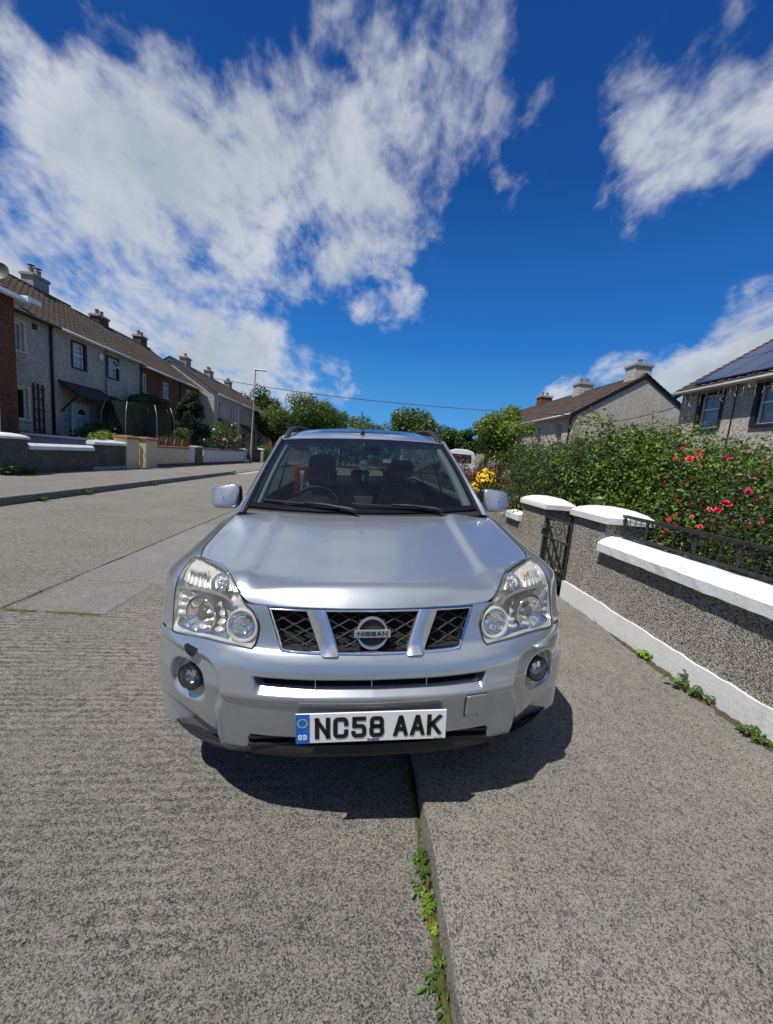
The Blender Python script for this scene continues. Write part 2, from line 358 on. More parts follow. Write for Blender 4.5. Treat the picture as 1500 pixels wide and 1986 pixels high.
# ------------------------------------------------------------------ CAR materials
def paint(name, c):
    m = Mt(name); p = m.local()
    d = m.noise(p, 4, 2, 0.5); spots = m.voro(p, 17)
    col = m.mix(0.25, c, m.ramp(d, [(0.3, tuple(x*0.9 for x in c)), (0.7, tuple(min(1, x*1.1) for x in c))]))
    low = m.n.new('ShaderNodeSeparateXYZ'); m.l.new(p, low.inputs[0])
    dirt = m.math('MULTIPLY', m.ramp(low.outputs[2], [(0.30, 1.0), (0.62, 0.0)]), m.ramp(d, [(0.35, 0.0), (0.7, 0.55)]))
    dirt = m.math('ADD', dirt, m.math('MULTIPLY', m.ramp(spots, [(0.03, 0.45), (0.06, 0.0)]), m.ramp(m.noise(p, 5.1, 2), [(0.60, 0.0), (0.66, 1.0)])))
    col = m.mix(dirt, col, (0.30, 0.28, 0.25))
    m.P(Base_Color=col, Metallic=m.math('SUBTRACT', 0.68, dirt), Roughness=0.27, Coat_Weight=1.0, Coat_Roughness=0.05, Coat_IOR=1.58)
    m.bump(m.noise(p, 1.6, 1, 0.4), 0.02, 0.006)
paint('paint', (0.41, 0.447, 0.48))
flat('black_plastic', (0.018, 0.018, 0.02), 0.55, var=0.25, vs=30)
flat('black_gloss', (0.01, 0.01, 0.012), 0.15)
flat('black_matt', (0.008, 0.008, 0.008), 0.9)
flat('rubber', (0.02, 0.02, 0.021), 0.8, var=0.3, vs=20)
flat('chrome', (0.80, 0.81, 0.83), 0.07, 1.0)
flat('fog_reflector', (0.30, 0.31, 0.32), 0.12, 1.0)
flat('satin', (0.66, 0.67, 0.69), 0.24, 0.85)
flat('chrome_soft', (0.72, 0.73, 0.74), 0.28, 0.9)
flat('lamp_grey', (0.62, 0.63, 0.62), 0.35, 0.45)
flat('lamp_white', (0.78, 0.78, 0.73), 0.25, 0.40, var=.12, vs=60)
flat('lamp_silver', (0.84, 0.84, 0.82), 0.20, 0.50)
flat('amber', (0.75, 0.42, 0.22), 0.35)
flat('lamp_dark', (0.05, 0.05, 0.06), 0.06, 0.3)
flat('plate_white', (0.80, 0.81, 0.80), 0.4, var=0.04, vs=40)
flat('plate_black', (0.006, 0.006, 0.007), 0.45)
flat('plate_blue', (0.008, 0.14, 0.55), 0.4)
flat('star_yellow', (0.75, 0.68, 0.10), 0.5)
flat('print_blue', (0.05, 0.07, 0.30), 0.5)
flat('print_grey', (0.16, 0.16, 0.18), 0.5)
flat('interior', (0.022, 0.023, 0.026), 0.65, var=0.3, vs=25)
flat('dash', (0.030, 0.033, 0.036), 0.5, var=0.2, vs=60)
flat('seat', (0.014, 0.014, 0.016), 0.5, var=0.3, vs=15)
flat('piping', (0.42, 0.42, 0.42), 0.6)
flat('trim_pale', (0.40, 0.43, 0.42), 0.7, var=0.06, vs=10)
flat('wheel_alloy', (0.48, 0.49, 0.50), 0.3, 0.9)
flat('steel', (0.55, 0.55, 0.56), 0.3, 1.0)
flat('red_cloth', (0.30, 0.03, 0.02), 0.85, var=0.35, vs=14)
flat('white_plastic', (0.72, 0.74, 0.74), 0.45, var=0.05)
flat('blue_plastic', (0.03, 0.42, 0.62), 0.45)
flat('lime_print', (0.40, 0.55, 0.18), 0.5)
def glass(name, tint, refl=1.0, rough=0.0, haze=0.0, hazecol=(0.6, 0.6, 0.5)):
    m = Mt(name); m.n.remove(m.b)
    tr = m.n.new('ShaderNodeBsdfTransparent'); tr.inputs[0].default_value = (*tint, 1)
    gl = m.n.new('ShaderNodeBsdfGlossy'); gl.inputs['Roughness'].default_value = rough; gl.inputs[0].default_value = (refl, refl, refl, 1)
    fr = m.n.new('ShaderNodeFresnel'); bf = m.n.new('ShaderNodeNewGeometry'); m.l.new(m.math('SUBTRACT', 1.5, m.math('MULTIPLY', bf.outputs['Backfacing'], 0.83333)), fr.inputs[0])
    mx = m.n.new('ShaderNodeMixShader'); m.l.new(fr.outputs[0], mx.inputs[0]); m.l.new(tr.outputs[0], mx.inputs[1]); m.l.new(gl.outputs[0], mx.inputs[2])
    last = mx.outputs[0]
    if haze:
        df = m.n.new('ShaderNodeBsdfDiffuse'); df.inputs[0].default_value = (*hazecol, 1)
        m2 = m.n.new('ShaderNodeMixShader'); nz = m.noise(m.local(), 9, 4, 0.6)
        m.l.new(m.ramp(nz, [(0.25, haze*0.4), (0.75, haze*1.4)]), m2.inputs[0]); m.l.new(last, m2.inputs[1]); m.l.new(df.outputs[0], m2.inputs[2]); last = m2.outputs[0]
    m.l.new(last, m.out.inputs[0]); return m
glass('windscreen_glass', (0.43, 0.50, 0.49), haze=0.015, hazecol=(0.5, 0.55, 0.55))
glass('side_glass', (0.45, 0.52, 0.50))
glass('lens_glass', (0.985, 0.985, 0.97), haze=0.11, hazecol=(0.78, 0.74, 0.55))
glass('fog_glass', (0.93, 0.94, 0.95))
glass('window_glass', (0.88, 0.90, 0.90), refl=.7)
glass('clear_plastic', (0.85, 0.88, 0.86), haze=0.3, hazecol=(0.5, 0.55, 0.52))

# ------------------------------------------------------------------ CAR (local frame: X right, Y towards the tail, Z up, foremost point at Y = 0)
car = empty('parked_car', (0.138, 1.2, 0.05), 0, 'silver four-by-four facing the camera, parked half on the pavement', 'car')
car.rotation_euler = (Matrix.Rotation(rad(1.0), 3, 'Z') @ Matrix.Rotation(rad(-3.5), 3, 'Y')).to_euler()
PLX = [0, .2, .35, .5, .6, .702, .786, .846, .886, .907, .913]; PLY = [0, .006, .022, .056, .098, .162, .236, .305, .375, .46, .60]
plan = pch(PLX, PLY); prof = pch([.2, .28, .36, .45, .53, .555, .575, .63, .66, .69, .705, .74, .84, .87, .93, .97, 1.0], [.10, .06, .038, .018, .004, .0, .004, .016, .028, .05, .065, .08, .11, .125, .22, .36, .5])
xplan = pch([0]+PLY[1:], PLX)
def SY(x, z): return plan(np.abs(x))+prof(z)

# --- bumper
def build_bumper():
    xs = np.linspace(0, .908, 400); ys = plan(xs); s = np.concatenate([[0], np.cumsum(np.hypot(np.diff(xs), np.diff(ys)))])
    NU = 171; NV = 64
    half = np.linspace(0, s[-1], NU); hx = np.interp(half, s, xs); hy = np.interp(half, s, ys)
    px = np.concatenate([-hx[:0:-1], hx]); py = np.concatenate([hy[:0:-1], hy]); ax = np.abs(px)
    zt = pch([0, .30, .42, .48, .65, .77, .84, .9], [.690, .698, .704, .709, .708, .692, .680, .672])(ax)
    zb = .386-.003*ax - .072*sst(.432, .452, ax) - .022*sst(.46, .62, ax)
    ax_ = np.abs(px); lo1 = .563-.004*(1-np.minimum(1, ax_/.41)**2); hi1 = .617+.004*np.minimum(1.2, ax_/.41)**2
    X = []; Z = []
    for (za, zb_, n) in ((zb, lo1, 34), (lo1, lo1+.0250, 6), (lo1+.0250, lo1+.0290, 1), (lo1+.0290, hi1-.0004, 5), (hi1-.0004, hi1+.0016, 1), (hi1+.0016, zt, 16)):
        for q in range(n): Z.append(za+(zb_-za)*q/n)
    Z.append(zt); Z = np.array(Z); NV = len(Z); X = np.tile(px, (NV, 1)); A = np.abs(X)
    d = prof(Z)
    # outer wing panel sits back from the centre section; crease follows a curved line
    xe = pch([.30, .39, .456, .535, .60, .64, .66, .70], [.56, .556, .549, .526, .536, .566, .60, .66])(Z)
    wing = sst(-.004, .020, A-xe)*sst(.664, .642, Z)
    d = d+.027*wing
    # centre section: crisp shoulder above and a fold below the slot
    d = d+.007*sst(.545, .52, Z)*sst(.56, .53, A)
    # undercut of the wing's lower edge
    zl = .340+.085*sst(.55, .80, A)
    d = d+.020*sst(.0, -.018, Z-zl)*sst(.54, .60, A)
    # air slot with a sloping lower lip
    endx = .412-.010*sst(.62, .57, Z)
    ins = sst(.0, -.012, A-endx)
    lo, hi = .563-.004*(1-(A/.41)**2), .617+.004*(A/.41)**2
    lipr = np.clip((Z-lo)/.026, 0, 1); open_ = sst(.025, .029, Z-lo)
    slot = np.where((Z > lo-1e-6) & (Z < hi), (.032*lipr+.075*open_), 0)*ins
    taper = sst(.0, -.05, A-endx)
    slot = slot*np.where(open_ > .5, .25+.75*taper, 1)
    d = d+slot
    # fog lamp pocket
    ex = (A-.688)/.084; ez = (Z-.533)/.078; sk = ex*.25
    rr = np.abs(ex)**2.6+np.abs(ez-sk*.0)**2.6
    fog = sst(1.05, .62, rr)
    d = d+.042*fog*(1-.55*sst(.52, .465, Z))
    # plate recess
    k = sst(.66, .885, A)
    nx = np.gradient(px); ny = np.gradient(py); ln = np.hypot(nx, ny); nx, ny = nx/ln, ny/ln      # tangent
    inx, iny = -ny, nx                                                                               # inward normal
    low_ = sst(.58, .50, Z); ds = (d-.027*wing*.6)*(.75-.58*low_)
    dx = k*inx*ds; dy = (1-k)*d+k*iny*ds
    G = np.dstack([X+dx, np.tile(py, (NV, 1))+dy, Z])
    dark = (slot > .06)
    mb = MB(); mb.grid(G, lambda i, j: 1 if dark[i:i+2, j:j+2].mean() > .4 else 0)
    o = mb.build('bumper', ['paint', 'black_matt'], car, True)
    return o
bumper = build_bumper()
for x in (-.197, -.003, .19):
    MB().box((x-.0012, .028, .585), (x+.0012, .034, .617)).build('slot_rib', 'white_plastic', bumper)
# lower black lip and intake
mb = MB(); n = 60; secs = []
xs = np.linspace(-1, 1, n)
a = np.sign(xs)*np.abs(xs)*.905
G = []
for dz, dy in ((.062, .0), (.03, -.010), (.0, .004), (-.004, .06)):
    row = []
    for x in a:
        ax_ = abs(x); z0 = .288+.004*float(sst(.5, .88, ax_)); top = .05-.034*float(sst(.42, .50, ax_))
        zz_ = z0+dz*(top/.062 if dz > 0 else 1); k_ = float(sst(.45, .88, ax_))
        row.append((x*(1-.026*k_-(.05*k_ if dz < 0 else 0)), float(plan(ax_))+.058+dy*(1-.5*k_)-.022*k_, zz_))
    G.append(row)
mb.grid(G); mb.build('lower_lip', 'black_plastic', car, True)
MB().box((-.46, .10, .27), (.46, .16, .40)).build('lower_intake', 'black_matt', car)
for z in (.335, .365):
    MB().box((-.44, .075, z), (.44, .10, z+.010)).build('intake_slat', 'black_plastic', car)

# --- tow-eye cover, washer jets, fog lamps
def patch(x0, x1, z0, z1, off, nx=8, nz=6, skew=0.0):
    G = [[(x+skew*(z-z0), float(SY(x, z))+off+.007*float(sst(.545, .52, z)), z) for x in np.linspace(x0, x1, nx)] for z in np.linspace(z0, z1, nz)]
    return G
mb = MB(); mb.grid(patch(.337, .411, .450, .546, -.0022)); t = mb.build('tow_eye_cover', 'paint', car, True); md = t.modifiers.new('s', 'SOLIDIFY'); md.thickness = .004
mb = MB(); mb.grid(patch(.3345, .4135, .4475, .5485, -.0010)); mb.build('cover_gap', 'black_matt', car)
mb = MB(); pts = [(-.692, .671), (-.68, .679), (-.628, .674), (-.632, .660), (-.645, .645), (-.672, .648), (-.688, .66)]
V = [(x, float(SY(x, z))-.002, z) for x, z in pts]; V.append((-.66, float(SY(-.66, .662))-.002, .662)); mb.add(V, [(i, (i+1) % 7, 7) for i in range(7)])
mb.tube([(-.672, .178, .664), (-.648, .166, .663)], .011, 8)
mb.build('washer_socket', 'black_gloss', car)
mb = MB(); mb.tube([(.632, .150, .657), (.640, .147, .659), (.675, .160, .663), (.700, .180, .668), (.708, .19, .669)], [.004, .013, .016, .014, .005], 12, flatten=.8)
mb.build('washer_cover', 'paint', car, True)
for s in (-1, 1):
    cx, cz = s*.676, .546; cy = float(SY(.676, .55))+.034
    f = empty('fog_lamp', (0, 0, 0)); f.parent = car
    def tl(mb): # turn the lamp axis a little outwards
        A = Matrix.Translation((cx, cy, cz)) @ Matrix.Rotation(s*rad(20), 4, 'Z') @ Matrix.Rotation(rad(-4), 4, 'X'); mb.v = [tuple(A @ Vector(v)) for v in mb.v]; return mb
    tl(MB().lathe([(.050, .03), (.050, .0), (.048, -.003), (.046, .0)], (0, 0, 0))).build('bezel', 'black_gloss', f, True, sharp=40)
    tl(MB().lathe([(.046, .0), (.040, .018), (.028, .034), (.012, .042), (.001, .043)], (0, 0, 0))).build('reflector', 'fog_reflector', f, True)
    tl(MB().lathe([(.0005, .012), (.011, .014), (.012, .04)], (0, 0, .004), seg=16).box((-.018, .010, .004), (-.004, .016, .022)).box((.004, .010, .002), (.020, .016, .026))).build('bulb_shield', 'chrome', f, True, sharp=40)
    tl(MB().lathe([(.0005, -.012), (.02, -.0105), (.036, -.006), (.046, .0)], (0, 0, 0))).build('lens', 'fog_glass', f, True)

# --- headlights
HZ = [.700, .712, .73, .765, .797, .823, .838, .878, .911, .926, .936, .940]
HIN = [.424, .415, .409, .404, .414, .434, .457, .487, .530, .562, .610, .660]
HOUT = [.768, .775, .779, .782, .781, .779, .778, .770, .760, .752, .742, .728]
hin = pch(HZ, HIN); hout = pch(HZ, HOUT)
def hl_pt(s, u, z, off=0.0):
    x = float(hin(z)+(hout(z)-hin(z))*u); zz_ = z-.010*float(sst(.5, 1, u))*float(sst(.76, .70, z))+.008*math.sin(math.pi*min(1, u*1.0))*float(sst(.76, .70, z))
    return (s*x, float(SY(x, zz_))+off, zz_)
zs = np.concatenate([np.linspace(.700, .92, 20), np.linspace(.925, .940, 6)])
us = np.linspace(0, 1, 22)
for s in (-1, 1):
    h = empty('headlight'); h.parent = car
    MB().grid([[hl_pt(s, u, z, -.006*math.sin(math.pi*min(1, max(0, u)))**.5-.001) for u in us] for z in zs]).build('lens', 'lens_glass', h, True)
    def bowl(u, z, dep=.05):
        e = min(1, min(u, 1-u)/.10)*min(1, (z-.700)/.016)*min(1, (.940-z)/.012); return .004+dep*(1-(1-e)**2)
    MB().grid([[hl_pt(s, u, z, bowl(u, z)) for u in us] for z in zs]).build('housing', 'lamp_grey', h, True)
    # pale upper chamber and bright lower floor inside the housing
    MB().grid([[hl_pt(s, u, z, .026+.004*math.cos(u*75)+.010*math.sin(u*7)) for u in np.linspace(.06, .94, 120)] for z in np.linspace(.864, .930, 8)]).build('upper_chamber', 'lamp_white', h, True)
    MB().grid([[hl_pt(s, u, z, .034+.010*math.cos(u*33+z*20)+.007*math.cos(z*210+u*5)) for u in np.linspace(.36, .97, 60)] for z in np.linspace(.710, .838, 34)]).build('lower_chamber', 'lamp_silver', h, True)
    # dark rim of the lens
    rim = [hl_pt(s, 0, z, -.003) for z in zs]+[hl_pt(s, u, .940, -.003) for u in us[1:]]+[hl_pt(s, 1, z, -.003) for z in zs[::-1][1:]]+[hl_pt(s, u, .700, -.003) for u in us[::-1][1:]]
    MB().tube(rim, .0023, 6, cap=False).build('seal', 'black_plastic', h, True)
    def lampdir(mb, c, yawd, pitch=0):
        A = Matrix.Translation(c) @ Matrix.Rotation(s*rad(yawd), 4, 'Z') @ Matrix.Rotation(rad(pitch), 4, 'X'); mb.v = [tuple(A @ Vector(v)) for v in mb.v]; return mb
    # round main-beam lamp next to the grille
    c = (s*.466, float(SY(.466, .765))+.004, .765)
    lampdir(MB().lathe([(.061, .02), (.0615, .0), (.058, -.007), (.052, -.006), (.049, .004)], (0, 0, 0), seg=40), c, 12, -8).build('round_ring', 'lamp_silver', h, True, sharp=50)
    lampdir(MB().lathe([(.051, .0), (.045, .018), (.033, .032), (.016, .040), (.001, .041)], (0, 0, 0)), c, 12, -8).build('round_reflector', 'chrome', h, True)
    lampdir(MB().lathe([(.0004, -.002), (.008, .0), (.012, .008), (.012, .035)], (0, 0, .008), seg=18).box((-.0025, .004, -.03), (.0025, .012, -.004)), c, 12, -8).build('round_bulb', 'chrome', h, True, sharp=40)
    # dipped-beam projector
    c = (s*.640, float(SY(.640, .772))+.010, .770)
    lampdir(MB().lathe([(.078, .03), (.076, .004), (.070, .0), (.066, .012)], (0, 0, 0), seg=40), c, 22, -6).build('projector_bezel', 'lamp_dark', h, True, sharp=40)
    lampdir(MB().lathe([(.068, .014), (.066, -.003), (.063, -.005), (.060, -.001), (.050, .012), (.040, .024), (.034, .028)], (0, 0, 0), seg=40), c, 22, -6).build('projector_ring', 'chrome', h, True)
    lampdir(MB().lathe([(.0004, -.004), (.012, -.002), (.022, .004), (.030, .014), (.034, .028)], (0, 0, 0)), c, 22, -6).build('projector_lens', 'lamp_dark', h, True)
    # chrome baffles low in the lamp
    MB().grid([[(s*x, float(SY(x, z))+.012+.03*(z-.705)/.03, z) for x in np.linspace(.52, .76, 14)] for z in np.linspace(.706, .728, 4)]).build('lower_baffle', 'chrome', h, True)
    # divider and the two upper chambers
    dv = [(.765, .836), (.72, .846), (.66, .856), (.60, .857), (.555, .852), (.525, .842), (.505, .825)]
    mb = MB()
    for k in range(len(dv)-1):
        (xa, za), (xb, zb_) = dv[k], dv[k+1]
        ya, yb = float(SY(xa, za)), float(SY(xb, zb_))
        mb.add([(s*xa, ya+.006, za), (s*xb, yb+.006, zb_), (s*xb, yb+.006, zb_+.015), (s*xa, ya+.006, za+.013), (s*xa, ya+.05, za-.012), (s*xb, yb+.05, zb_-.012)], [(0, 1, 2, 3), (0, 4, 5, 1)])
    mb.build('divider', 'chrome_soft', h, True, sharp=30)
    mb = MB(); mb.grid([[(s*(xc_+rx*math.cos(t_)*q), float(SY(xc_+rx*math.cos(t_)*q, zc_+rz_*math.sin(t_)*q))+.010+.034*(1-q*q), zc_+rz_*math.sin(t_)*q) for t_ in np.linspace(0, 2*math.pi, 25)] for (xc_, zc_, rx, rz_) in ((.577, .886, .034, .030),) for q in (.05, .35, .65, .9, 1.0)])
    mb.build('side_beam_reflector', 'chrome', h, True)
    mb = MB(); c = (.575, float(SY(.575, .885))+.014, .884); mb.lathe([(.0004, -.004), (.009, .0), (.011, .01), (.011, .03)], (s*c[0], c[1], c[2]), seg=16); mb.build('side_beam_bulb', 'chrome', h, True)
    mb = MB(); mb.grid([[(s*x, float(SY(x, z))+.030-.014*math.sin((x-.62)/.115*math.pi), z) for x in np.linspace(.622, .735, 13)] for z in np.linspace(.868, .922, 8)]); mb.build('indicator_reflector', 'lamp_white', h, True)
    for q in range(7):
        x = .632+q*.014; MB().box((min(s*x, s*(x+.0025)), float(SY(x, .89))+.012, .872), (max(s*x, s*(x+.0025)), float(SY(x, .89))+.03, .916)).build('indicator_flute', 'chrome_soft', h)
    c = (s*.645, float(SY(.645, .905))+.008, .903); MB().lathe([(.0004, -.012), (.008, -.008), (.011, .002), (.011, .02)], c, seg=16).build('indicator_bulb', 'amber', h, True)

# --- grille
gr = empty('grille'); gr.parent = car
GZ0, GZ1 = .697, .836
def gx(z, f): return .319+(z-GZ0)/(GZ1-GZ0)*(.372-.319)+f
def zlo(x): return .697-.006*(1-min(1, (abs(x)/.32))**2)
def zhi(x): return .834+.002*(abs(x)/.37)**2
def GY(x, z): return float(SY(x, z))
# painted panels between grille and lamps
for s in (-1, 1):
    G = []
    for z in np.linspace(.690, .840, 18):
        xa = gx(z, .004); ins_ = math.sqrt(max(0, .0655**2-(z-.765)**2)); xb = .466-ins_ if ins_ > .025 else (.444 if z < .765 else float(hin(z))-.004)
        xb = min(xb, float(hin(max(z, .7)))-.002); xb = max(xb, xa+.01)
        G.append([(s*x, GY(x, z)+.002, z) for x in np.linspace(xa, xb, 8)])
    MB().grid(G).build('filler_panel', 'paint', gr, True)
# black back panel
MB().grid([[(x, GY(x, z)+.055, z) for x in np.linspace(-gx(z, .02), gx(z, .02), 9)] for z in (.67, .76, .86)]).build('back_panel', 'black_matt', gr)
# surround: outer chrome frame as a swept band, then an inner black reveal
def ring(inset, off):
    P = []
    for x in np.linspace(-1, 1, 21): zz_ = zhi(x*.37)-inset; P.append((x*(gx(zz_, -inset)), zz_))
    for z in np.linspace(1, 0, 9)[1:-1]: zz_ = zlo(.3)+inset+(zhi(.37)-zlo(.3)-2*inset)*z; P.append((gx(zz_, -inset), zz_))
    for x in np.linspace(1, -1, 21): zz_ = zlo(x*.32)+inset; P.append((x*(gx(zz_, -inset)), zz_))
    for z in np.linspace(0, 1, 9)[1:-1]: zz_ = zlo(.3)+inset+(zhi(.37)-zlo(.3)-2*inset)*z; P.append((-gx(zz_, -inset), zz_))
    P.append(P[0]); return [(x, GY(x, z)+off, z) for x, z in P]
MB().grid([ring(-.001, .012), ring(-.001, -.002), ring(.003, -.005), ring(.0075, -.003), ring(.009, .008)]).build('frame', 'chrome', gr, True, sharp=50)
MB().grid([ring(.009, .008), ring(.013, .045)]).build('reveal', 'black_plastic', gr, True)
# the lattice: wavy horizontal ribs meeting at nodes
mb = MB(); lam = .080
for k in range(0, 9):
    zc = .682+k*.0205; sg = 1 if k % 2 else -1; cur = []
    for x in np.linspace(-.37, .37, 149):
        ph = (2*math.pi*x/lam); z = zc+sg*.0104*(2/math.pi)*math.asin(.97*math.cos(ph))*1.12
        inside = zlo(x)+.010 < z < zhi(x)-.010 and abs(x) < gx(z, -.010)
        if inside: cur.append((x, GY(x, z)+.018, z))
        else:
            if len(cur) > 2: mb.tube(cur, .0034, 6)
            cur = []
    if len(cur) > 2: mb.tube(cur, .0034, 6)
mb.build('lattice', 'black_plastic', gr, True)
for s in (-1, 1):
    G = []
    for z in np.linspace(.691, .838, 9):
        q = (z-.690)/(.834-.690); xi = .119+(.169-.119)*q; xo = .178+(.236-.178)*q; zz_ = min(z, zhi(0)+.001); zz_ = max(zz_, .6905)
        G.append([(s*xi, GY(xi, zz_)+.03, zz_), (s*(xi-.001), GY(xi, zz_)-.006, zz_), (s*(xi+.008), GY(xi, zz_)-.013, zz_), (s*(xo-.008), GY(xo, zz_)-.013, zz_), (s*(xo+.001), GY(xo, zz_)-.006, zz_), (s*xo, GY(xo, zz_)+.03, zz_)])
    MB().grid(G).build('chrome_bar', 'satin', gr, True, sharp=40)
bg_ = empty('badge'); bg_.parent = car
A = Matrix.Translation((-.002, GY(0, .762)-.018, .762)) @ Matrix.Rotation(rad(-14), 4, 'X')
def onA(mb): mb.v = [tuple(A @ Vector(v)) for v in mb.v]; return mb
mb = MB(); mb.lathe([(.0465, .012), (.0465, .002), (.049, -.003), (.054, -.004), (.0565, .0), (.057, .012)], (0, 0, 0), seg=48); onA(mb).build('badge_ring', 'satin', bg_, True, sharp=50)
mb = MB(); mb.box((-.064, -.009, -.0135), (.064, .004, .0135)); onA(mb).build('badge_bar', 'chrome_soft', bg_, bevel=.002)
mb = MB(); mb.box((-.046, .010, -.046), (.046, .016, .046)); onA(mb).build('badge_base', 'black_plastic', bg_, bevel=.01)
mb = MB(); stroke_text(mb, 'NISSAN', -.052, -.0075, .0175, .015, .0036, .0026, -.0105, -.0085); onA(mb).build('badge_lettering', 'plate_black', bg_)

# --- number plate
pl = empty('number_plate'); pl.parent = car
A = Matrix.Translation((.0, .006, .453)) @ Matrix.Rotation(rad(1), 4, 'X')
onA(MB().box((-.25, .001, -.045), (.25, .02, .040))).build('plate_holder', 'black_plastic', pl)
onA(MB().box((-.2605, -.005, -.0555), (.2605, .0005, .0555))).build('plate', 'plate_white', pl, bevel=.0015)
onA(MB().box((-.2600, -.0062, -.0550), (-.214, -.0052, .0550))).build('plate_band', 'plate_blue', pl)
mb = MB(); xe = stroke_text(mb, 'NC58', -.196, -.0385, .0515, .079, .0145, .0105, -.0070, -.0052); stroke_text(mb, 'AAK', .074, -.0385, .0510, .079, .0145, .008, -.0070, -.0052)
onA(mb).build('plate_characters', 'plate_black', pl)
mb = MB(); stroke_text(mb, 'GB', -.2525, -.040, .0135, .018, .0036, .0032, -.0072, -.0062); onA(mb).build('country_letters', 'plate_white', pl)
mb = MB()
for k in range(12):
    a_ = k*math.pi/6; c_ = (-.237+.0155*math.cos(a_), .022+.0155*math.sin(a_)); star = []
    for q in range(10):
        r_ = .0032 if q % 2 == 0 else .0014; star.append((c_[0]+r_*math.sin(q*math.pi/5), c_[1]+r_*math.cos(q*math.pi/5)))
    mb.prism(star, 'y', -.0070, -.0062)
onA(mb).build('stars', 'star_yellow', pl)
t = font_mesh('Benfield', .0125, (.004, -.0060, -.0520), 'dealer_name', 'print_blue', pl, offset=.0004, align='CENTER'); t.data.transform(A)
t = font_mesh('BS AU 145d', .006, (.218, -.0060, -.0515), 'standard_mark', 'print_grey', pl, align='LEFT'); t.data.transform(A)
# --- bonnet
gapx = pch([.40, .43, .6, .85, 1.05, 1.4], [.700, .712, .748, .756, .752, .752]); gapz = pch([.40, .43, .6, .85, 1.05, 1.4], [.934, .939, .955, .992, 1.025, 1.035])
FB = np.array([(0, .108, .838), (.1, .110, .838), (.2, .117, .839), (.3, .127, .840), (.374, .138, .841), (.430, .150, .842), (.452, .160, .850), (.487, .192, .884), (.525, .255, .914), (.558, .294, .931), (.60, .337, .941), (.65, .380, .944), (.704, .430, .942)])
zc_b = pch([.10, .130, .155, .172, .185, .20, .23, .3, .45, .7, .95, 1.06], [.830, .862, .8855, .8985, .9045, .9075, .9110, .919, .937, .974, 1.011, 1.028])
def bonnet_z(x, y):
    ax_ = np.abs(x); r = sst(.17, .27, y)
    return zc_b(y)+.016*sst(.42+.05*(y-.2), .475+.05*(y-.2), ax_)*r-.030*sst(.50, .80, ax_)*r-.006*(ax_/.45)**2*(1-r)
sF = np.concatenate([[0], np.cumsum(np.linalg.norm(np.diff(FB, axis=0), axis=1))]); sF /= sF[-1]
NS, NTT = 49, 84
def bonnet_grid():
    G = np.zeros((NTT, 2*NS-1, 3)); tt = np.linspace(0, 1, NTT)**1.6
    for j in range(2*NS-1):
        q = abs(j-(NS-1))/(NS-1); sg = -1 if j < NS-1 else 1
        f = np.array([np.interp(q, sF, FB[:, k]) for k in range(3)])
        rx_ = q*.752; ry = 1.05+.02*q*q; rz_ = 1.028-.003*q**4
        for i, t in enumerate(tt):
            y = f[1]+(ry-f[1])*t; x = f[0]+(rx_-f[0])*t
            if q > 0: x = x*(1-q**6)+float(gapx(max(y, .43)))*q**6 if t > 0 else x
            z = float(bonnet_z(x, y))
            zf = float(bonnet_z(f[0], f[1])); z += (f[2]-zf)*math.exp(-t/.06)
            edge = float(gapz(max(y, .43))); z = z*(1-q**10)+edge*q**10 if t > 0 else f[2]
            G[i, j] = (sg*x, y, z)
    return G
BG = bonnet_grid()
mb = MB(); mb.grid(BG); bon = mb.build('bonnet', 'paint', car, True)
# rolled edge of the bonnet (front and sides)
edge = [BG[i, 0] for i in range(NTT-1, -1, -1)]+[BG[0, j] for j in range(1, 2*NS-1)]+[BG[i, 2*NS-2] for i in range(1, NTT)]
e2 = []
for p in edge:
    x, y, z = p; k = float(sst(.45, .72, abs(x)))
    e2.append(((x-math.copysign(.006, x)*k) if abs(x) > .01 else x, y+.008*(1-k), z-.016))
MB().grid([edge, e2]).build('bonnet_lip', 'paint', bon, True)
# dark shut line below it
e3 = [(p[0]*1.0+math.copysign(.012, p[0])*float(sst(.45, .72, abs(p[0]))), p[1]+.004, p[2]-.022) for p in edge]; e4 = [(p[0]*.97, p[1]+.03, p[2]-.03) for p in edge]
MB().grid([e3, e4]).build('shut_line', 'black_matt', car)

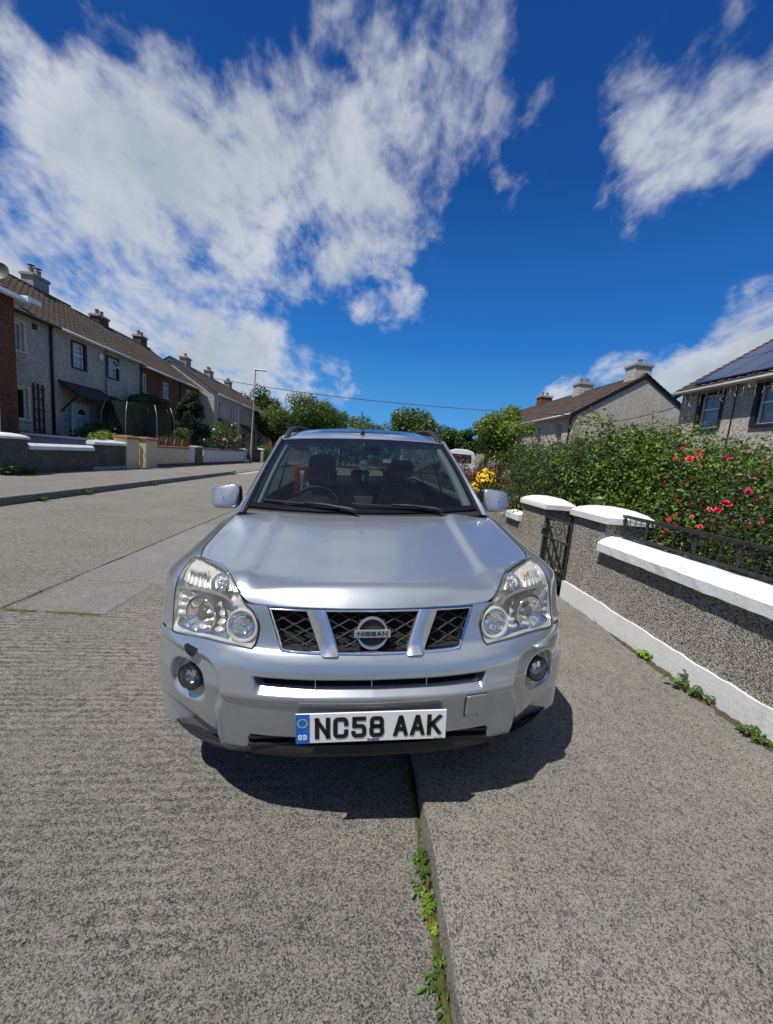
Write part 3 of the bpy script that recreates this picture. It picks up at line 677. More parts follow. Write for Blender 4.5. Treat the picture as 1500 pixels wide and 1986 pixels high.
# --- fenders (from the lamp edge back to the door)
sec = pch([0, .3, .5, .68, .82, .92, 1.0], [1.0, .985, .955, .86, .64, .36, 0.0])
ARC = [(.935, .355), (3.565, .355)]; AR = .392
def side_x(z): return pch([.28, .34, .42, .55, .69], [.859, .886, .898, .904, .906])(z)
for s in (-1, 1):
    G = []
    for w in np.linspace(0, 1, 22):
        zst = .692+w*(.9405-.692); xh = float(hout(min(max(zst, .70), .94))); ys_ = float(SY(xh, zst))
        if w > .93: xh = xh+(float(gapx(.43))-xh)*(w-.93)/.07; ys_ = ys_+(.43-ys_)*(w-.93)/.07
        row = []
        for t in np.linspace(0, 1, 50)**1.3:
            y = ys_+(1.425-ys_)*t; zg = float(gapz(max(y, .43))); z = .692+w*(zg-.692)
            xg = float(gapx(max(y, .43)))+.005; xs_ = xg+(.906-xg)*float(sec(w)); xp = float(xplan(max(0, min(.6, y-float(prof(min(z, .94)))*.92))))
            lim = xp*1.0; k = .015; m_ = -k*math.log(math.exp(-xs_/k)+math.exp(-lim/k)) if y < .75 else xs_
            m_ = m_*float(1-sst(.6, .75, y))+xs_*float(sst(.6, .75, y))
            m_ = max(m_, xh) if t > 0 else xh+.003
            row.append((s*m_, y, z))
        G.append(row)
    G = np.array(G)
    inside = lambda i, j, G=G: 0
    mb = MB(); nv, nu = G.shape[:2]
    keep = lambda P: (P[1]-ARC[0][0])**2+(P[2]-ARC[0][1])**2 > AR**2
    b = 0; mb.v = [tuple(p) for p in G.reshape(-1, 3)]
    for i in range(nv-1):
        for j in range(nu-1):
            c = G[i:i+2, j:j+2].reshape(-1, 3).mean(0)
            if keep(c): mb.f.append((i*nu+j, i*nu+j+1, (i+1)*nu+j+1, (i+1)*nu+j)); mb.mi.append(0)
    # strip behind the wheel
    ys2 = np.linspace(1.15, 1.425, 14); zs2 = np.linspace(.30, .692, 18); G2 = np.array([[(s*float(side_x(z)), y, z) for y in ys2] for z in zs2])
    base = len(mb.v); mb.v += [tuple(p) for p in G2.reshape(-1, 3)]
    for i in range(17):
        for j in range(13):
            if keep(G2[i:i+2, j:j+2].reshape(-1, 3).mean(0)): mb.f.append((base+i*14+j, base+i*14+j+1, base+(i+1)*14+j+1, base+(i+1)*14+j)); mb.mi.append(0)
    mb.build('wing_panel', 'paint', car, True)
    # arch trims, wheels, side panels
    for wy, wz in ARC:
        ar = [[(s*(.899+o), wy+(AR+r)*math.cos(a_), wz+(AR+r)*math.sin(a_)) for a_ in np.linspace(rad(-8), rad(188), 36)] for o, r in ((.010, .045), (.016, .03), (.016, .0), (-.05, -.012), (-.2, -.012))]
        MB().grid(ar).build('arch_trim', 'black_plastic', car, True, sharp=40)
        MB().grid([[(s*xx, wy+(AR+.03)*math.cos(a_), wz+(AR+.03)*math.sin(a_)) for a_ in np.linspace(0, math.pi, 20)] for xx in (.84, .5)]).build('wheel_well', 'black_matt', car)
belt_z = pch([1.0, 1.4, 2.5, 3.6, 4.3, 4.6], [1.03, 1.035, 1.05, 1.075, 1.09, 1.09]); belt_x = pch([1.0, 1.4, 2.5, 3.6, 4.3, 4.6], [.755, .768, .785, .775, .735, .70])
def body_x(z, y):
    zb_ = float(belt_z(y)); xb_ = float(belt_x(y))
    if z <= .69: x = float(side_x(z))
    else: x = xb_+(.906-xb_)*float(sec((z-.69)/(zb_-.69)))
    return x-.11*float(sst(3.9, 4.63, y))**1.5
def side_panel(name, s, y0, y1, n, parent, zlow=.30):
    ys_ = np.linspace(y0, y1, n); G = []
    for q in np.linspace(0, 1, 34):
        row = []
        for y in ys_:
            zb_ = float(belt_z(y)); z = zlow+(zb_-zlow)*q; row.append((s*body_x(z, y), y, z))
        G.append(row)
    G = np.array(G); mb = MB(); nv, nu = G.shape[:2]; mb.v = [tuple(p) for p in G.reshape(-1, 3)]
    for i in range(nv-1):
        for j in range(nu-1):
            c = G[i:i+2, j:j+2].reshape(-1, 3).mean(0)
            if all((c[1]-a_)**2+(c[2]-b_)**2 > AR**2 for a_, b_ in ARC): mb.f.append((i*nu+j, i*nu+j+1, (i+1)*nu+j+1, (i+1)*nu+j)); mb.mi.append(0)
    o = mb.build(name, 'paint', parent, True); md = o.modifiers.new('s', 'SOLIDIFY'); md.thickness = .02; md.offset = -1 if s > 0 else -1
    return o
cant_x = pch([1.8, 2.2, 2.8, 3.6, 4.3], [.628, .632, .63, .615, .585]); cant_z = pch([1.8, 2.2, 2.8, 3.6, 4.3], [1.487, 1.545, 1.575, 1.56, 1.50])
for s in (-1, 1):
    for nm, y0, y1 in (('front_door', 1.43, 2.46), ('rear_door', 2.465, 3.42), ('quarter_panel', 3.425, 4.63)):
        o = side_panel(nm, s, y0, y1, 26, car)
        if 'door' in nm:
            yh = y1-.18; MB().tube([(s*(body_x(.9, yh)+.002), yh-.09, .905), (s*(body_x(.9, yh)+.035), yh-.07, .905), (s*(body_x(.9, yh)+.035), yh+.07, .905), (s*(body_x(.9, yh)+.002), yh+.09, .905)], .012, 8).build('door_handle', 'paint', o, True)
    MB().box((min(s*.62, s*.868), .1+1.15, .27), (max(s*.62, s*.868), 3.2, .31)).build('sill', 'black_plastic', car)
    # inner door lining
    MB().grid([[(s*(body_x(z, y)-.05), y, z) for y in np.linspace(1.3, 4.4, 20)] for z in np.linspace(.35, 1.03, 6)]).build('door_lining', 'interior', car)
    # side glazing and pillars
    def sg(y, q):
        zb_ = float(belt_z(y)); xb_ = float(belt_x(y))-.01; zt_ = float(cant_z(max(1.8, y))); xt_ = float(cant_x(max(1.8, y)))
        if y < 1.83:   # under the A pillar the top edge follows the windscreen
            k = (y-1.16)/(1.83-1.16); zt_ = 1.075+(1.487-1.075)*k; xt_ = .735+(.640-.735)*k
        return (s*(xb_+(xt_-xb_)*q), y+.0*q, zb_+(zt_-zb_)*q)
    for nm, y0, y1 in (('front_window', 1.30, 2.40), ('rear_window', 2.50, 3.36), ('quarter_window', 3.46, 4.15)):
        MB().grid([[sg(y, q) for y in np.linspace(y0, y1, 14)] for q in np.linspace(0.0, .97, 6)]).build(nm, 'side_glass', car, True)
    for y0, y1 in ((2.40, 2.50), (3.36, 3.46)):
        o = MB().grid([[sg(y, q) for y in np.linspace(y0, y1, 4)] for q in np.linspace(0, 1, 6)]).build('side_pillar', 'black_gloss', car, True)
    MB().grid([[sg(y, q) for y in np.linspace(4.15, 4.40, 5)] for q in np.linspace(0, 1, 8)]).build('rear_pillar', 'paint', car, True)
    MB().tube([sg(y, 0.0) for y in np.linspace(1.25, 4.4, 20)], .010, 6).build('waist_seal', 'black_plastic', car, True)

# --- windscreen, pillars, roof
def ws(u, v):
    """u -1..1 across, v 0..1 up"""
    au = abs(u); b_ = np.array((u*.705, 1.065+.085*au**2.4, 1.043+.020*au**2)); t_ = np.array((u*.612, 1.765+.070*au**2.2, 1.507-.020*au**2))
    p = b_+(t_-b_)*v; bul = .030*math.sin(math.pi*v)*(1-.25*au*au); return p+np.array((0, -.55, .83))*bul
us = np.concatenate([[-1, -.972], np.linspace(-.95, .95, 31), [.972, 1]]); vs = np.concatenate([[0, .05], np.linspace(.09, .93, 16), [.955, 1]])
mb = MB(); mb.grid([[ws(u, v) for u in us] for v in vs], lambda i, j: 1 if (i in (0,) or i >= len(vs)-2 or j in (0, len(us)-2)) else 0)
mb.build('windscreen', ['windscreen_glass', 'black_gloss'], car, True)
for s in (-1, 1):
    rows = []
    for v in np.linspace(-.06, 1.0, 20):
        e = ws(s*1.0, v); o1 = np.array((s*(.770-.118*max(v, 0)), 1.10+.755*v, 1.030+.468*v)); d = o1-e
        rows.append([e+np.array((0, 0, -.004)), e+d*.10+np.array((0, -.004, .006)), e+d*.20+np.array((0, -.004, .004)), e+d*.22+np.array((0, -.008, .012)), e+d*.5+np.array((0, -.014, .020)), e+d*.8+np.array((0, -.006, .014)), o1, o1+np.array((s*-.012, .05, -.012)), o1+np.array((s*-.03, .10, -.02))])
    mb = MB(); mb.grid(rows, lambda i, j: 1 if j < 3 else 0); mb.build('screen_pillar', ['paint', 'black_plastic'], car, True, sharp=45)
    MB().grid([[ws(s*q, v)+np.array((0, .025+.02*(1-q), -.012)) for q in (.985, .955, .925)]+[ws(s*.925, v)+np.array((0, .09, -.03))] for v in np.linspace(.04, .97, 16)]).build('pillar_trim', 'trim_pale', car, True)
zr = pch([1.76, 1.85, 1.95, 2.15, 2.5, 3.0, 3.7, 4.2, 4.40], [1.510, 1.534, 1.556, 1.592, 1.628, 1.642, 1.625, 1.575, 1.545])
G = []
for k in np.linspace(0, 1, 44):
    row = []
    for u in np.linspace(-1, 1, 41):
        au = abs(u); yf = 1.765+.070*au**2.2; y = yf+(4.40-yf)*k**1.4; xr = float(cant_x(max(1.8, min(4.3, y))))+.012
        yy = min(max(y-.070*au**2.2*(1-k), 1.76), 4.4)
        zed = float(cant_z(max(1.8, min(4.3, y))))+.012
        zcen = float(zr(yy)); z = zed+(zcen-zed)*(1-au**3.2) if k > 0 else 1.509-.020*au**2
        if k > 0:
            mixk = float(sst(0, .09, k)); z = (zcen-.020*au**2)*(1-mixk)+z*mixk
        row.append((u*xr, y, z))
    G.append(row)
mb = MB(); mb.grid(G); roof = mb.build('roof', 'paint', car, True)
MB().grid([[(u*.56, 2.02+.04*u*u+k*1.6, float(zr(2.02+k*1.6))+.004-.028*abs(u)**3) for u in np.linspace(-1, 1, 17)] for k in np.linspace(0, 1, 8)]).build('roof_glass', 'black_gloss', roof, True)
for s in (-1, 1):
    rr_ = [(s*.596, 1.84, 1.500), (s*.594, 1.95, 1.545), (s*.590, 2.10, 1.588), (s*.584, 2.5, 1.622), (s*.578, 3.2, 1.640), (s*.572, 3.9, 1.615), (s*.568, 4.15, 1.560)]
    P = np.array(rr_); tt = np.linspace(0, len(P)-1, 40); pts = [[float(pch(range(len(P)), P[:, k])(t)) for k in range(3)] for t in tt]
    MB().tube(pts, [.010]+[.022]*38+[.010], 10, flatten=.8).build('roof_rail', 'black_plastic', car, True)
# shark-style base and stub aerial
an = empty('aerial'); an.parent = car
MB().lathe([(.020, .0), (.018, .012), (.013, .03), (.009, .036), (.001, .037)], (-.008, 1.93, 1.545), 'z', 20).build('aerial_base', 'black_gloss', an, True)
MB().tube([(-.008, 1.935, 1.58), (-.009, 1.95, 1.60), (-.014, 2.02, 1.74)], [.0065, .006, .0045], 10).build('aerial_mast', 'black_plastic', an, True)
# tailgate and rear glass
MB().grid([[(u*(.585+.06*q), 4.38+.20*q, 1.535-.47*q) for u in np.linspace(-1, 1, 9)] for q in np.linspace(0, 1, 5)]).build('rear_screen', 'side_glass', car, True)
MB().grid([[(u*(.70+.08*math.sin(q*math.pi)), 4.58+.05*math.sin(q*math.pi)-.03*abs(u)**3, 1.09-.78*q) for u in np.linspace(-1, 1, 13)] for q in np.linspace(0, 1, 10)]).build('tailgate', 'paint', car, True)
MB().box((-.62, .45, .24), (.62, 4.5, .30)).build('underbody', 'black_matt', car)
MB().box((-.70, .45, .30), (.70, 1.0, .78)).build('engine_bay', 'black_matt', car)
mb = MB(); mb.prism([(-.44, .12), (.44, .12), (.76, .37), (.62, .55), (.62, 1.3), (-.62, 1.3), (-.62, .55), (-.76, .37)], 'z', .415, .425); mb.build('light_block_plate', 'black_matt', car)  # hidden plate added inside the nose to stop sun leaking through the gaps
# cowl and wipers
MB().grid([[(u*.72, 1.035+.09*abs(u)**2.4+d_, 1.016+.018*u*u+h_) for u in np.linspace(-1, 1, 25)] for d_, h_ in ((-.005, -.01), (.0, .004), (.03, .016), (.06, .028))]).build('cowl', 'black_plastic', car, True)
for s0, x0, x1 in ((1, -.10, -.60), (1, .42, -.06)):
    w = empty('wiper'); w.parent = car
    pa = ws(x0/.705, .02)+np.array((0, -.02, .012)); pb = ws((x0+(x1-x0)*.55)/.705, .055)+np.array((0, -.015, .018))
    MB().tube([pa+np.array((.05, -.03, -.012)), pa, (pa+pb)/2+np.array((0, -.004, .006)), pb], [.012, .011, .007, .006], 8).build('wiper_arm', 'black_plastic', w, True)
    MB().tube([ws((x0+(x1-x0)*q)/.705, .035+.03*q)+np.array((0, -.012, .012)) for q in np.linspace(.12, 1.05, 12)], .006, 6).build('wiper_blade', 'rubber', w, True)
# mirrors
for s in (-1, 1):
    m_ = empty('door_mirror'); m_.parent = car
    G = []
    for k, (yy, sc) in enumerate(((1.252, .05), (1.254, .55), (1.260, .80), (1.275, .94), (1.31, 1.0), (1.36, 1.0), (1.385, .97))):
        row = []
        for a_ in np.linspace(0, 2*math.pi, 33):
            c_, d_ = math.cos(a_), math.sin(a_); e_ = 4.6; rx_ = abs(c_)**(2/e_)*math.copysign(1, c_); rz_ = abs(d_)**(2/e_)*math.copysign(1, d_)
            x = .892+.090*sc*rx_*(1-.10*(rz_ < 0)*abs(rz_)); z = 1.098+.074*sc*rz_-.012*sc*rx_*(rz_ > 0)*abs(rz_)
            row.append((s*x, yy+.035*max(0, rx_)*sc*.6+(.030*(z-1.04)/.074*(1 if yy < 1.3 else .0) if z > 1.04 else 0)*(1-(yy-1.252)/.06 if yy < 1.31 else 0), z))
        G.append(row)
    mb = MB(); Gm = np.array(G); mb.grid(G, lambda i, j: 1 if (Gm[i:i+2, j:j+2, 2].mean() < 1.098-.062 and i > 2) or i == 5 or (i > 3 and abs(Gm[i:i+2, j:j+2, 0]).mean() < .892-.082) else 0); mb.build('mirror_cap', ['paint', 'black_plastic'], m_, True)
    MB().grid([[(s*(.892+.083*u), 1.388, 1.098+.066*q) for u in (-1, 1)] for q in (-1, 1)]).build('mirror_glass', 'chrome', m_)
    MB().tube([(s*.735, 1.36, 1.060), (s*.80, 1.34, 1.062), (s*.86, 1.33, 1.06)], [.030, .024, .026], 10).build('mirror_arm', 'black_plastic', m_, True)
# wheels
def wheel(x, y, z, s):
    w = empty('wheel'); w.parent = car; w.location = (x, y, z)
    MB().lathe([(.22, -.10), (.31, -.112), (.345, -.10), (.352, -.06), (.353, .06), (.345, .10), (.31, .112), (.22, .10)], (0, 0, 0), 'x', 40).build('tyre', 'rubber', w, True, sharp=50)
    mb = MB().lathe([(.225, .0), (.225, s*.095), (.205, s*.085), (.20, 0)], (0, 0, 0), 'x', 36).lathe([(.06, s*.09), (.05, s*.10), (.001, s*.10)], (0, 0, 0), 'x', 20)
    for k in range(6):
        a_ = k*math.pi/3; mb.tube([(s*.09, .04*math.cos(a_), .04*math.sin(a_)), (s*.085, .21*math.cos(a_), .21*math.sin(a_))], [.035, .028], 6)
    mb.build('rim', 'wheel_alloy', w, True, sharp=40)
    MB().lathe([(.16, s*.03), (.001, s*.03)], (0, 0, 0), 'x', 24).build('brake_disc', 'steel', w)
for y in (.935, 3.565):
    for s in (-1, 1): wheel(s*.765, y, .352, s)
# --- cabin
MB().grid([[(u*.74, 1.10+.09*abs(u)**2.4+k*.46, 1.020+.025*math.sin(k*math.pi*.9)-.05*k**6-.02*abs(u)**4) for u in np.linspace(-1, 1, 21)] for k in np.linspace(0, 1, 9)]+[[(u*.74, 1.60, .70) for u in np.linspace(-1, 1, 21)]]).build('dashboard', 'dash', car, True)
MB().grid([[(-.36+.20*u, 1.36+.16*k, 1.03+.070*(1-u*u)**.6*math.sin(min(1, .25+k)*math.pi*.5)) for u in np.linspace(-1, 1, 17)] for k in np.linspace(0, 1, 7)]+[[(-.36+.20*u, 1.55, .95) for u in np.linspace(-1, 1, 17)]]).build('instrument_hood', 'dash', car, True)
sw = empty('steering_wheel'); sw.parent = car
A = Matrix.Translation((-.36, 1.70, .965)) @ Matrix.Rotation(rad(-24), 4, 'X')
mb = MB(); mb.tube([(.185*math.cos(a_), 0, .185*math.sin(a_)) for a_ in np.linspace(0, 2*math.pi, 41)], .016, 10, cap=False); onA(mb).build('wheel_rim', 'seat', sw, True)
mb = MB(); mb.lathe([(.001, -.03), (.06, -.025), (.075, .0), (.06, .04)], (0, 0, 0), 'y', 20); mb.box((-.175, -.005, -.015), (.175, .012, .015)).box((-.015, -.005, -.175), (.015, .012, 0)); onA(mb).build('wheel_hub', 'seat', sw, True, sharp=40)
def seat(x, y, h=1.13, w=.25):
    t = empty('front_seat'); t.parent = car
    G = []
    for q in np.linspace(0, 1, 12):
        hw = w*(1-.28*q**3); yy = y+.22*q
        G.append([(x+hw*c_*(abs(c_)**-.35 if c_ else 1), yy+.07*d_, .52+(h-.52)*q) for c_, d_ in [(math.cos(a_), math.sin(a_)) for a_ in np.linspace(0, 2*math.pi, 25)]])
    G.append([(x+(p[0]-x)*.8, y+.225+(p[1]-y-.22)*.6, h+.02) for p in G[-1]]); G.append([(x, y+.225, h+.025)]*25)
    MB().grid(G).build('backrest', 'seat', t, True)
    for s in (-1, 1): MB().tube([(x+s*w*(.93-.26*q**3), y+.22*q-.055, .55+(h-.56)*q) for q in np.linspace(0.1, 1, 8)], .006, 6).build('seat_piping', 'piping', t)
    for s in (-1, 1): MB().tube([(x+s*.065, y+.22, h-.02), (x+s*.065, y+.235, h+.10)], .006, 8).build('headrest_post', 'steel', t, True)
    o = MB().grid([[(x+sc*.125*c_*(abs(c_)**-.4 if abs(c_) > 1e-3 else 1), y+.24+sc*.05*d_*(abs(d_)**-.3 if abs(d_) > 1e-3 else 1), zz_) for c_, d_ in [(math.cos(a_), math.sin(a_)) for a_ in np.linspace(0, 2*math.pi, 25)]] for zz_, sc in ((h+.085, .1), (h+.09, .8), (h+.11, 1), (h+.20, 1), (h+.235, .9), (h+.25, .6), (h+.253, .05))]).build('headrest', 'seat', t, True)
    MB().box((x-w, y-.45, .42), (x+w, y+.05, .56)).build('cushion', 'seat', t, bevel=.04)
seat(-.37, 2.20); seat(.37, 2.20, 1.10)
mb = MB(); mb.grid([[(u*.62, 3.15+.18*q, .5+.56*q) for u in np.linspace(-1, 1, 9)] for q in np.linspace(0, 1, 5)]); mb.build('rear_bench', 'seat', car, True)
for x in (-.38, 0, .38): MB().box((x-.11, 3.32, 1.07), (x+.11, 3.40, 1.22)).build('rear_headrest', 'seat', car, bevel=.03)
MB().box((-.72, 1.2, .31), (.72, 4.5, .36)).build('cabin_floor', 'interior', car)
MB().grid([[(u*.58, 1.85+2.4*k, float(zr(1.85+2.4*k))-.035-.03*u*u) for u in np.linspace(-1, 1, 9)] for k in np.linspace(0, 1, 8)]).build('headlining', 'trim_pale', car, True)
for s in (-1, 1): MB().box((s*.36-.20, 1.83, 1.445), (s*.36+.20, 1.86, 1.50)).build('sun_visor', 'trim_pale', car, bevel=.008)
rv = empty('rear_view_mirror'); rv.parent = car
MB().box((-.115, 1.66, 1.375), (.025, 1.69, 1.435)).build('mirror_shell', 'black_plastic', rv, bevel=.012)
MB().box((-.008, 1.66, 1.39), (.115, 1.70, 1.445)).build('camera_housing', 'black_gloss', rv, bevel=.01)
MB().tube([(0, 1.69, 1.41), (0, 1.70, 1.49)], .010, 8).build('mirror_stalk', 'black_plastic', rv)
MB().box((.135, 1.60, 1.335), (.195, 1.601, 1.36)).build('windscreen_sticker', 'plate_white', car)

# --- loose things in the car (world placed, resting in or hanging from it)
CM = Matrix.Translation(car.location) @ car.rotation_euler.to_matrix().to_4x4()
def in_car(o): o.matrix_world = CM; return o
fr = empty('air_freshener', label='hanging skull-shaped air freshener with blue tassel behind the windscreen', cat='air freshener'); in_car(fr)
MB().tube([(-.002, 1.672, 1.40), (-.006, 1.674, 1.355)], .0012, 5).build('cord', 'white_plastic', fr)
sk = [(.030*math.cos(a_)*(1 if math.sin(a_) > -.1 else .72), .040*math.sin(a_)) for a_ in np.linspace(0, 2*math.pi, 29)[:-1]]
MB().prism([(-.006+p[0], 1.312+p[1]) for p in sk], 'y', 1.672, 1.676).build('card', 'white_plastic', fr)
def disc(mb, x, z, rx_, rz_, y0=1.6695, y1=1.6720, n=14): return mb.prism([(x+rx_*math.cos(t_), z+rz_*math.sin(t_)) for t_ in np.linspace(0, 2*math.pi, n+1)[:-1]], 'y', y0, y1)
mb = MB(); disc(mb, -.018, 1.317, .009, .009); disc(mb, .006, 1.317, .009, .009); disc(mb, -.006, 1.302, .003, .005); disc(mb, -.006, 1.338, .005, .003)
for k in range(5): mb.box((-.018+k*.006-.0007, 1.6695, 1.284), (-.018+k*.006+.0007, 1.672, 1.292))
mb.build('eye_print', 'plate_black', fr)
mb = MB(); disc(mb, -.018, 1.317, .0045, .0045, 1.668, 1.6695); disc(mb, .006, 1.317, .0045, .0045, 1.668, 1.6695); disc(mb, -.006, 1.279, .012, .004); disc(mb, -.022, 1.338, .004, .003); disc(mb, .010, 1.338, .004, .003); mb.build('colour_print', 'lime_print', fr)
mb = MB()
for k in range(4): mb.box((-.016, 1.671, 1.196+k*.013), (.004, 1.677, 1.204+k*.013))
mb.build('tassel', 'blue_plastic', fr)
jk = empty('red_jacket', label='red and white jacket slung over the rear seat behind the steering wheel', cat='jacket'); in_car(jk)
def cloth(x0, x1, z0, z1, y, amp): return [[(x, y+amp*math.sin(9*x+4*z)+.6*amp*math.sin(23*x-11*z), z) for x in np.linspace(x0, x1, 14)] for z in np.linspace(z0, z1, 12)]
o = MB().grid(cloth(-.66, -.42, .98, 1.27, 2.72, .02)).build('jacket_body', 'red_cloth', jk, True); o.modifiers.new('s', 'SOLIDIFY').thickness = .01
o = MB().grid(cloth(-.60, -.565, .98, 1.22, 2.68, .02)).build('jacket_stripe', 'white_plastic', jk, True); o.modifiers.new('s', 'SOLIDIFY').thickness = .006
bx = empty('plastic_tub', label='small white plastic tub standing on the dashboard centre', cat='tub'); in_car(bx)
mb = MB(); G = [[(x, y, z) for x, y in ((-.055-k, 1.50-k), (.045+k, 1.50-k), (.045+k, 1.58+k), (-.055-k, 1.58+k), (-.055-k, 1.50-k))] for z, k in ((1.01, 0), (1.085, .010), (1.087, .016), (1.092, .016))]
mb.grid(G).build('tub_body', 'clear_plastic', bx)
# ------------------------------------------------------------------ GROUND
KX, WX = .352, 2.29            # kerb line and garden-wall line on the right
LKX, LWX = -6.32, -9.30        # the same on the left
PAV = .10
concrete('road_concrete', (0.268, 0.254, 0.222), (0.072, 0.070, 0.065), ribs=1.0)
concrete('pavement_concrete', (0.268, 0.254, 0.222), (0.082, 0.079, 0.073))
concrete('pavement_left', (0.215, 0.205, 0.185), (0.11, 0.107, 0.10))
concrete('patch_concrete', (0.245, 0.238, 0.222), (0.135, 0.132, 0.126))
concrete('kerb_concrete', (0.235, 0.225, 0.205), (0.12, 0.116, 0.108))
concrete('kerb_pale', (0.38, 0.37, 0.34), (0.24, 0.235, 0.22))
m = Mt('earth'); p = m.world(); m.P(Base_Color=m.ramp(m.noise(p, 6, 6, 0.7), [(0.3, (0.05, 0.04, 0.025)), (0.7, (0.10, 0.085, 0.05))]), Roughness=1.0); m.bump(m.noise(p, 30, 5, 0.7), 0.8, 0.03)
m = Mt('grass_ground'); p = m.world(); m.P(Base_Color=m.ramp(m.noise(p, 3, 6, 0.7), [(0.3, (0.03, 0.05, 0.015)), (0.7, (0.07, 0.11, 0.03))]), Roughness=1.0); m.bump(m.noise(p, 40, 5, 0.7), 0.8, 0.04)
m = Mt('litter'); p = m.world(); m.P(Base_Color=m.ramp(m.noise(p, 120, 4, 0.7), [(0.3, (0.035, 0.026, 0.016)), (0.7, (0.15, 0.11, 0.065))]), Roughness=1.0); m.bump(m.noise(p, 160, 3, 0.7), 1.0, 0.01)
m = Mt('moss'); p = m.world(); m.P(Base_Color=m.ramp(m.noise(p, 60, 4, 0.7), [(0.3, (0.05, 0.05, 0.012)), (0.7, (0.16, 0.16, 0.03))]), Roughness=1.0); m.bump(m.noise(p, 180, 3, 0.7), 1.0, 0.01)
g = MB(); g.add([(-400, -400, -.16), (400, -400, -.16), (400, 900, -.16), (-400, 900, -.16)], [(0, 1, 2, 3)]); tag(g.build('ground', 'grass_ground'), kind='structure')
JX = -2.72
road = tag(MB().box((LKX-.05, -12, -.15), (KX+.05, 75, -.012)).build('road', 'earth'), kind='structure')
def slab(name, x0, x1, y0, y1, zt, th, mat, parent, chips=.006, seed=0):
    """a cast slab with slightly uneven edges and softened arrises"""
    r = np.random.default_rng(seed); n = max(6, int((y1-y0)/.10)); n = min(n, 60); nx = max(6, min(40, int((x1-x0)/.10)))
    L0 = [(x0+r.normal()*chips*.5, y) for y in np.linspace(y1, y0, n)]; B0 = [(x, y0+r.normal()*chips*.5) for x in np.linspace(x0, x1, nx)][1:-1]
    R0 = [(x1+r.normal()*chips*.5, y) for y in np.linspace(y0, y1, n)]; T0 = [(x, y1+r.normal()*chips*.5) for x in np.linspace(x1, x0, nx)][1:-1]
    P = L0+B0+R0+T0; c = np.array([(x0+x1)/2, (y0+y1)/2]); N_ = len(P); V = []
    e = .007
    def inset(p, d): return (p[0]+(d if p[0] < c[0] and abs(p[0]-x0) < .05 else -d if abs(p[0]-x1) < .05 else 0), p[1]+(d if abs(p[1]-y0) < .05 else -d if abs(p[1]-y1) < .05 else 0))
    for p in P: V.append((p[0], p[1], zt-th))
    for p in P: V.append((p[0], p[1], zt-e-abs(r.normal())*chips*.5))
    for p in P: q = inset(p, e+abs(r.normal())*chips*.6); V.append((q[0], q[1], zt))
    Fs = [(i, (i+1) % N_, N_+(i+1) % N_, N_+i) for i in range(N_)]+[(N_+i, N_+(i+1) % N_, 2*N_+(i+1) % N_, 2*N_+i) for i in range(N_)]+[tuple(range(2*N_, 3*N_))]
    mb = MB(); mb.add(V, Fs); return mb.build(name, mat, parent)
ys = [-12, -6.5, -1.6, 3.78, 5.55, 6.9, 12.0, 17, 22, 27, 32, 40, 50, 62, 75]
for i in range(len(ys)-1):
    slab('slab', JX+.006, KX-.002, ys[i]+.005, ys[i+1]-.005, 0, .11, 'road_concrete', road, seed=i) if ys[i] not in (5.55, 3.78) else slab('slab', JX+.006, KX-.002, ys[i]+.005, ys[i+1]-.005, .002, .11, 'patch_concrete', road, seed=i)
ys = [-12, -7, -2, 2.9, 7.6, 12.3, 17, 22, 27, 32, 40, 50, 62, 75]
for i in range(len(ys)-1):
    slab('slab', LKX+.01, JX-.006, ys[i]+.005, ys[i+1]-.005, .001, .11, 'road_concrete', road, seed=50+i)
# right pavement: in-situ slabs whose outer edge is the kerb
pv = tag(MB().box((KX+.02, -12, -.14), (WX+.02, 60, PAV-.02)).build('pavement_right', 'earth'), kind='structure')
ys = [-12, -6, -1.9, 3.06, 8.0, 13, 18, 24, 30, 40, 50, 60]
for i in range(len(ys)-1):
    slab('slab', KX, WX-.012, ys[i]+.004, ys[i+1]-.004, PAV+(.003 if i % 2 else 0), .24, 'pavement_concrete', pv, chips=.008, seed=100+i)
pl_ = tag(MB().box((LWX-.02, -12, -.14), (LKX-.14, 75, .08)).build('pavement_left', 'earth'), kind='structure')
ys = [-12, -6, 0, 4, 8, 10.4, 13.2, 18, 23, 28, 34, 45, 60, 75]
for i in range(len(ys)-1):
    slab('slab', LWX+.01, LKX-.145, ys[i]+.005, ys[i+1]-.005, .145, .2, 'pavement_left', pl_, seed=150+i)
y = -12; k = 0
while y < 75:
    ln = .92 if y < 30 else 3.7
    low = 19.4 < y < 27
    slab('kerb_stone', LKX-.14, LKX, y+.003, y+ln-.003, .055 if low else .15, .2, 'kerb_concrete', pl_, seed=200+k); y += ln; k += 1
mb = MB(); mb.add([(LKX-.01, 19.8, .012), (LKX+.42, 20.2, .006), (LKX+.42, 26.4, .006), (LKX-.01, 26.8, .012), (LKX-.14, 19.6, .135), (LKX-.14, 27, .135)], [(0, 1, 2, 3), (4, 0, 3, 5)]); mb.build('dropped_kerb', 'kerb_pale', pl_)
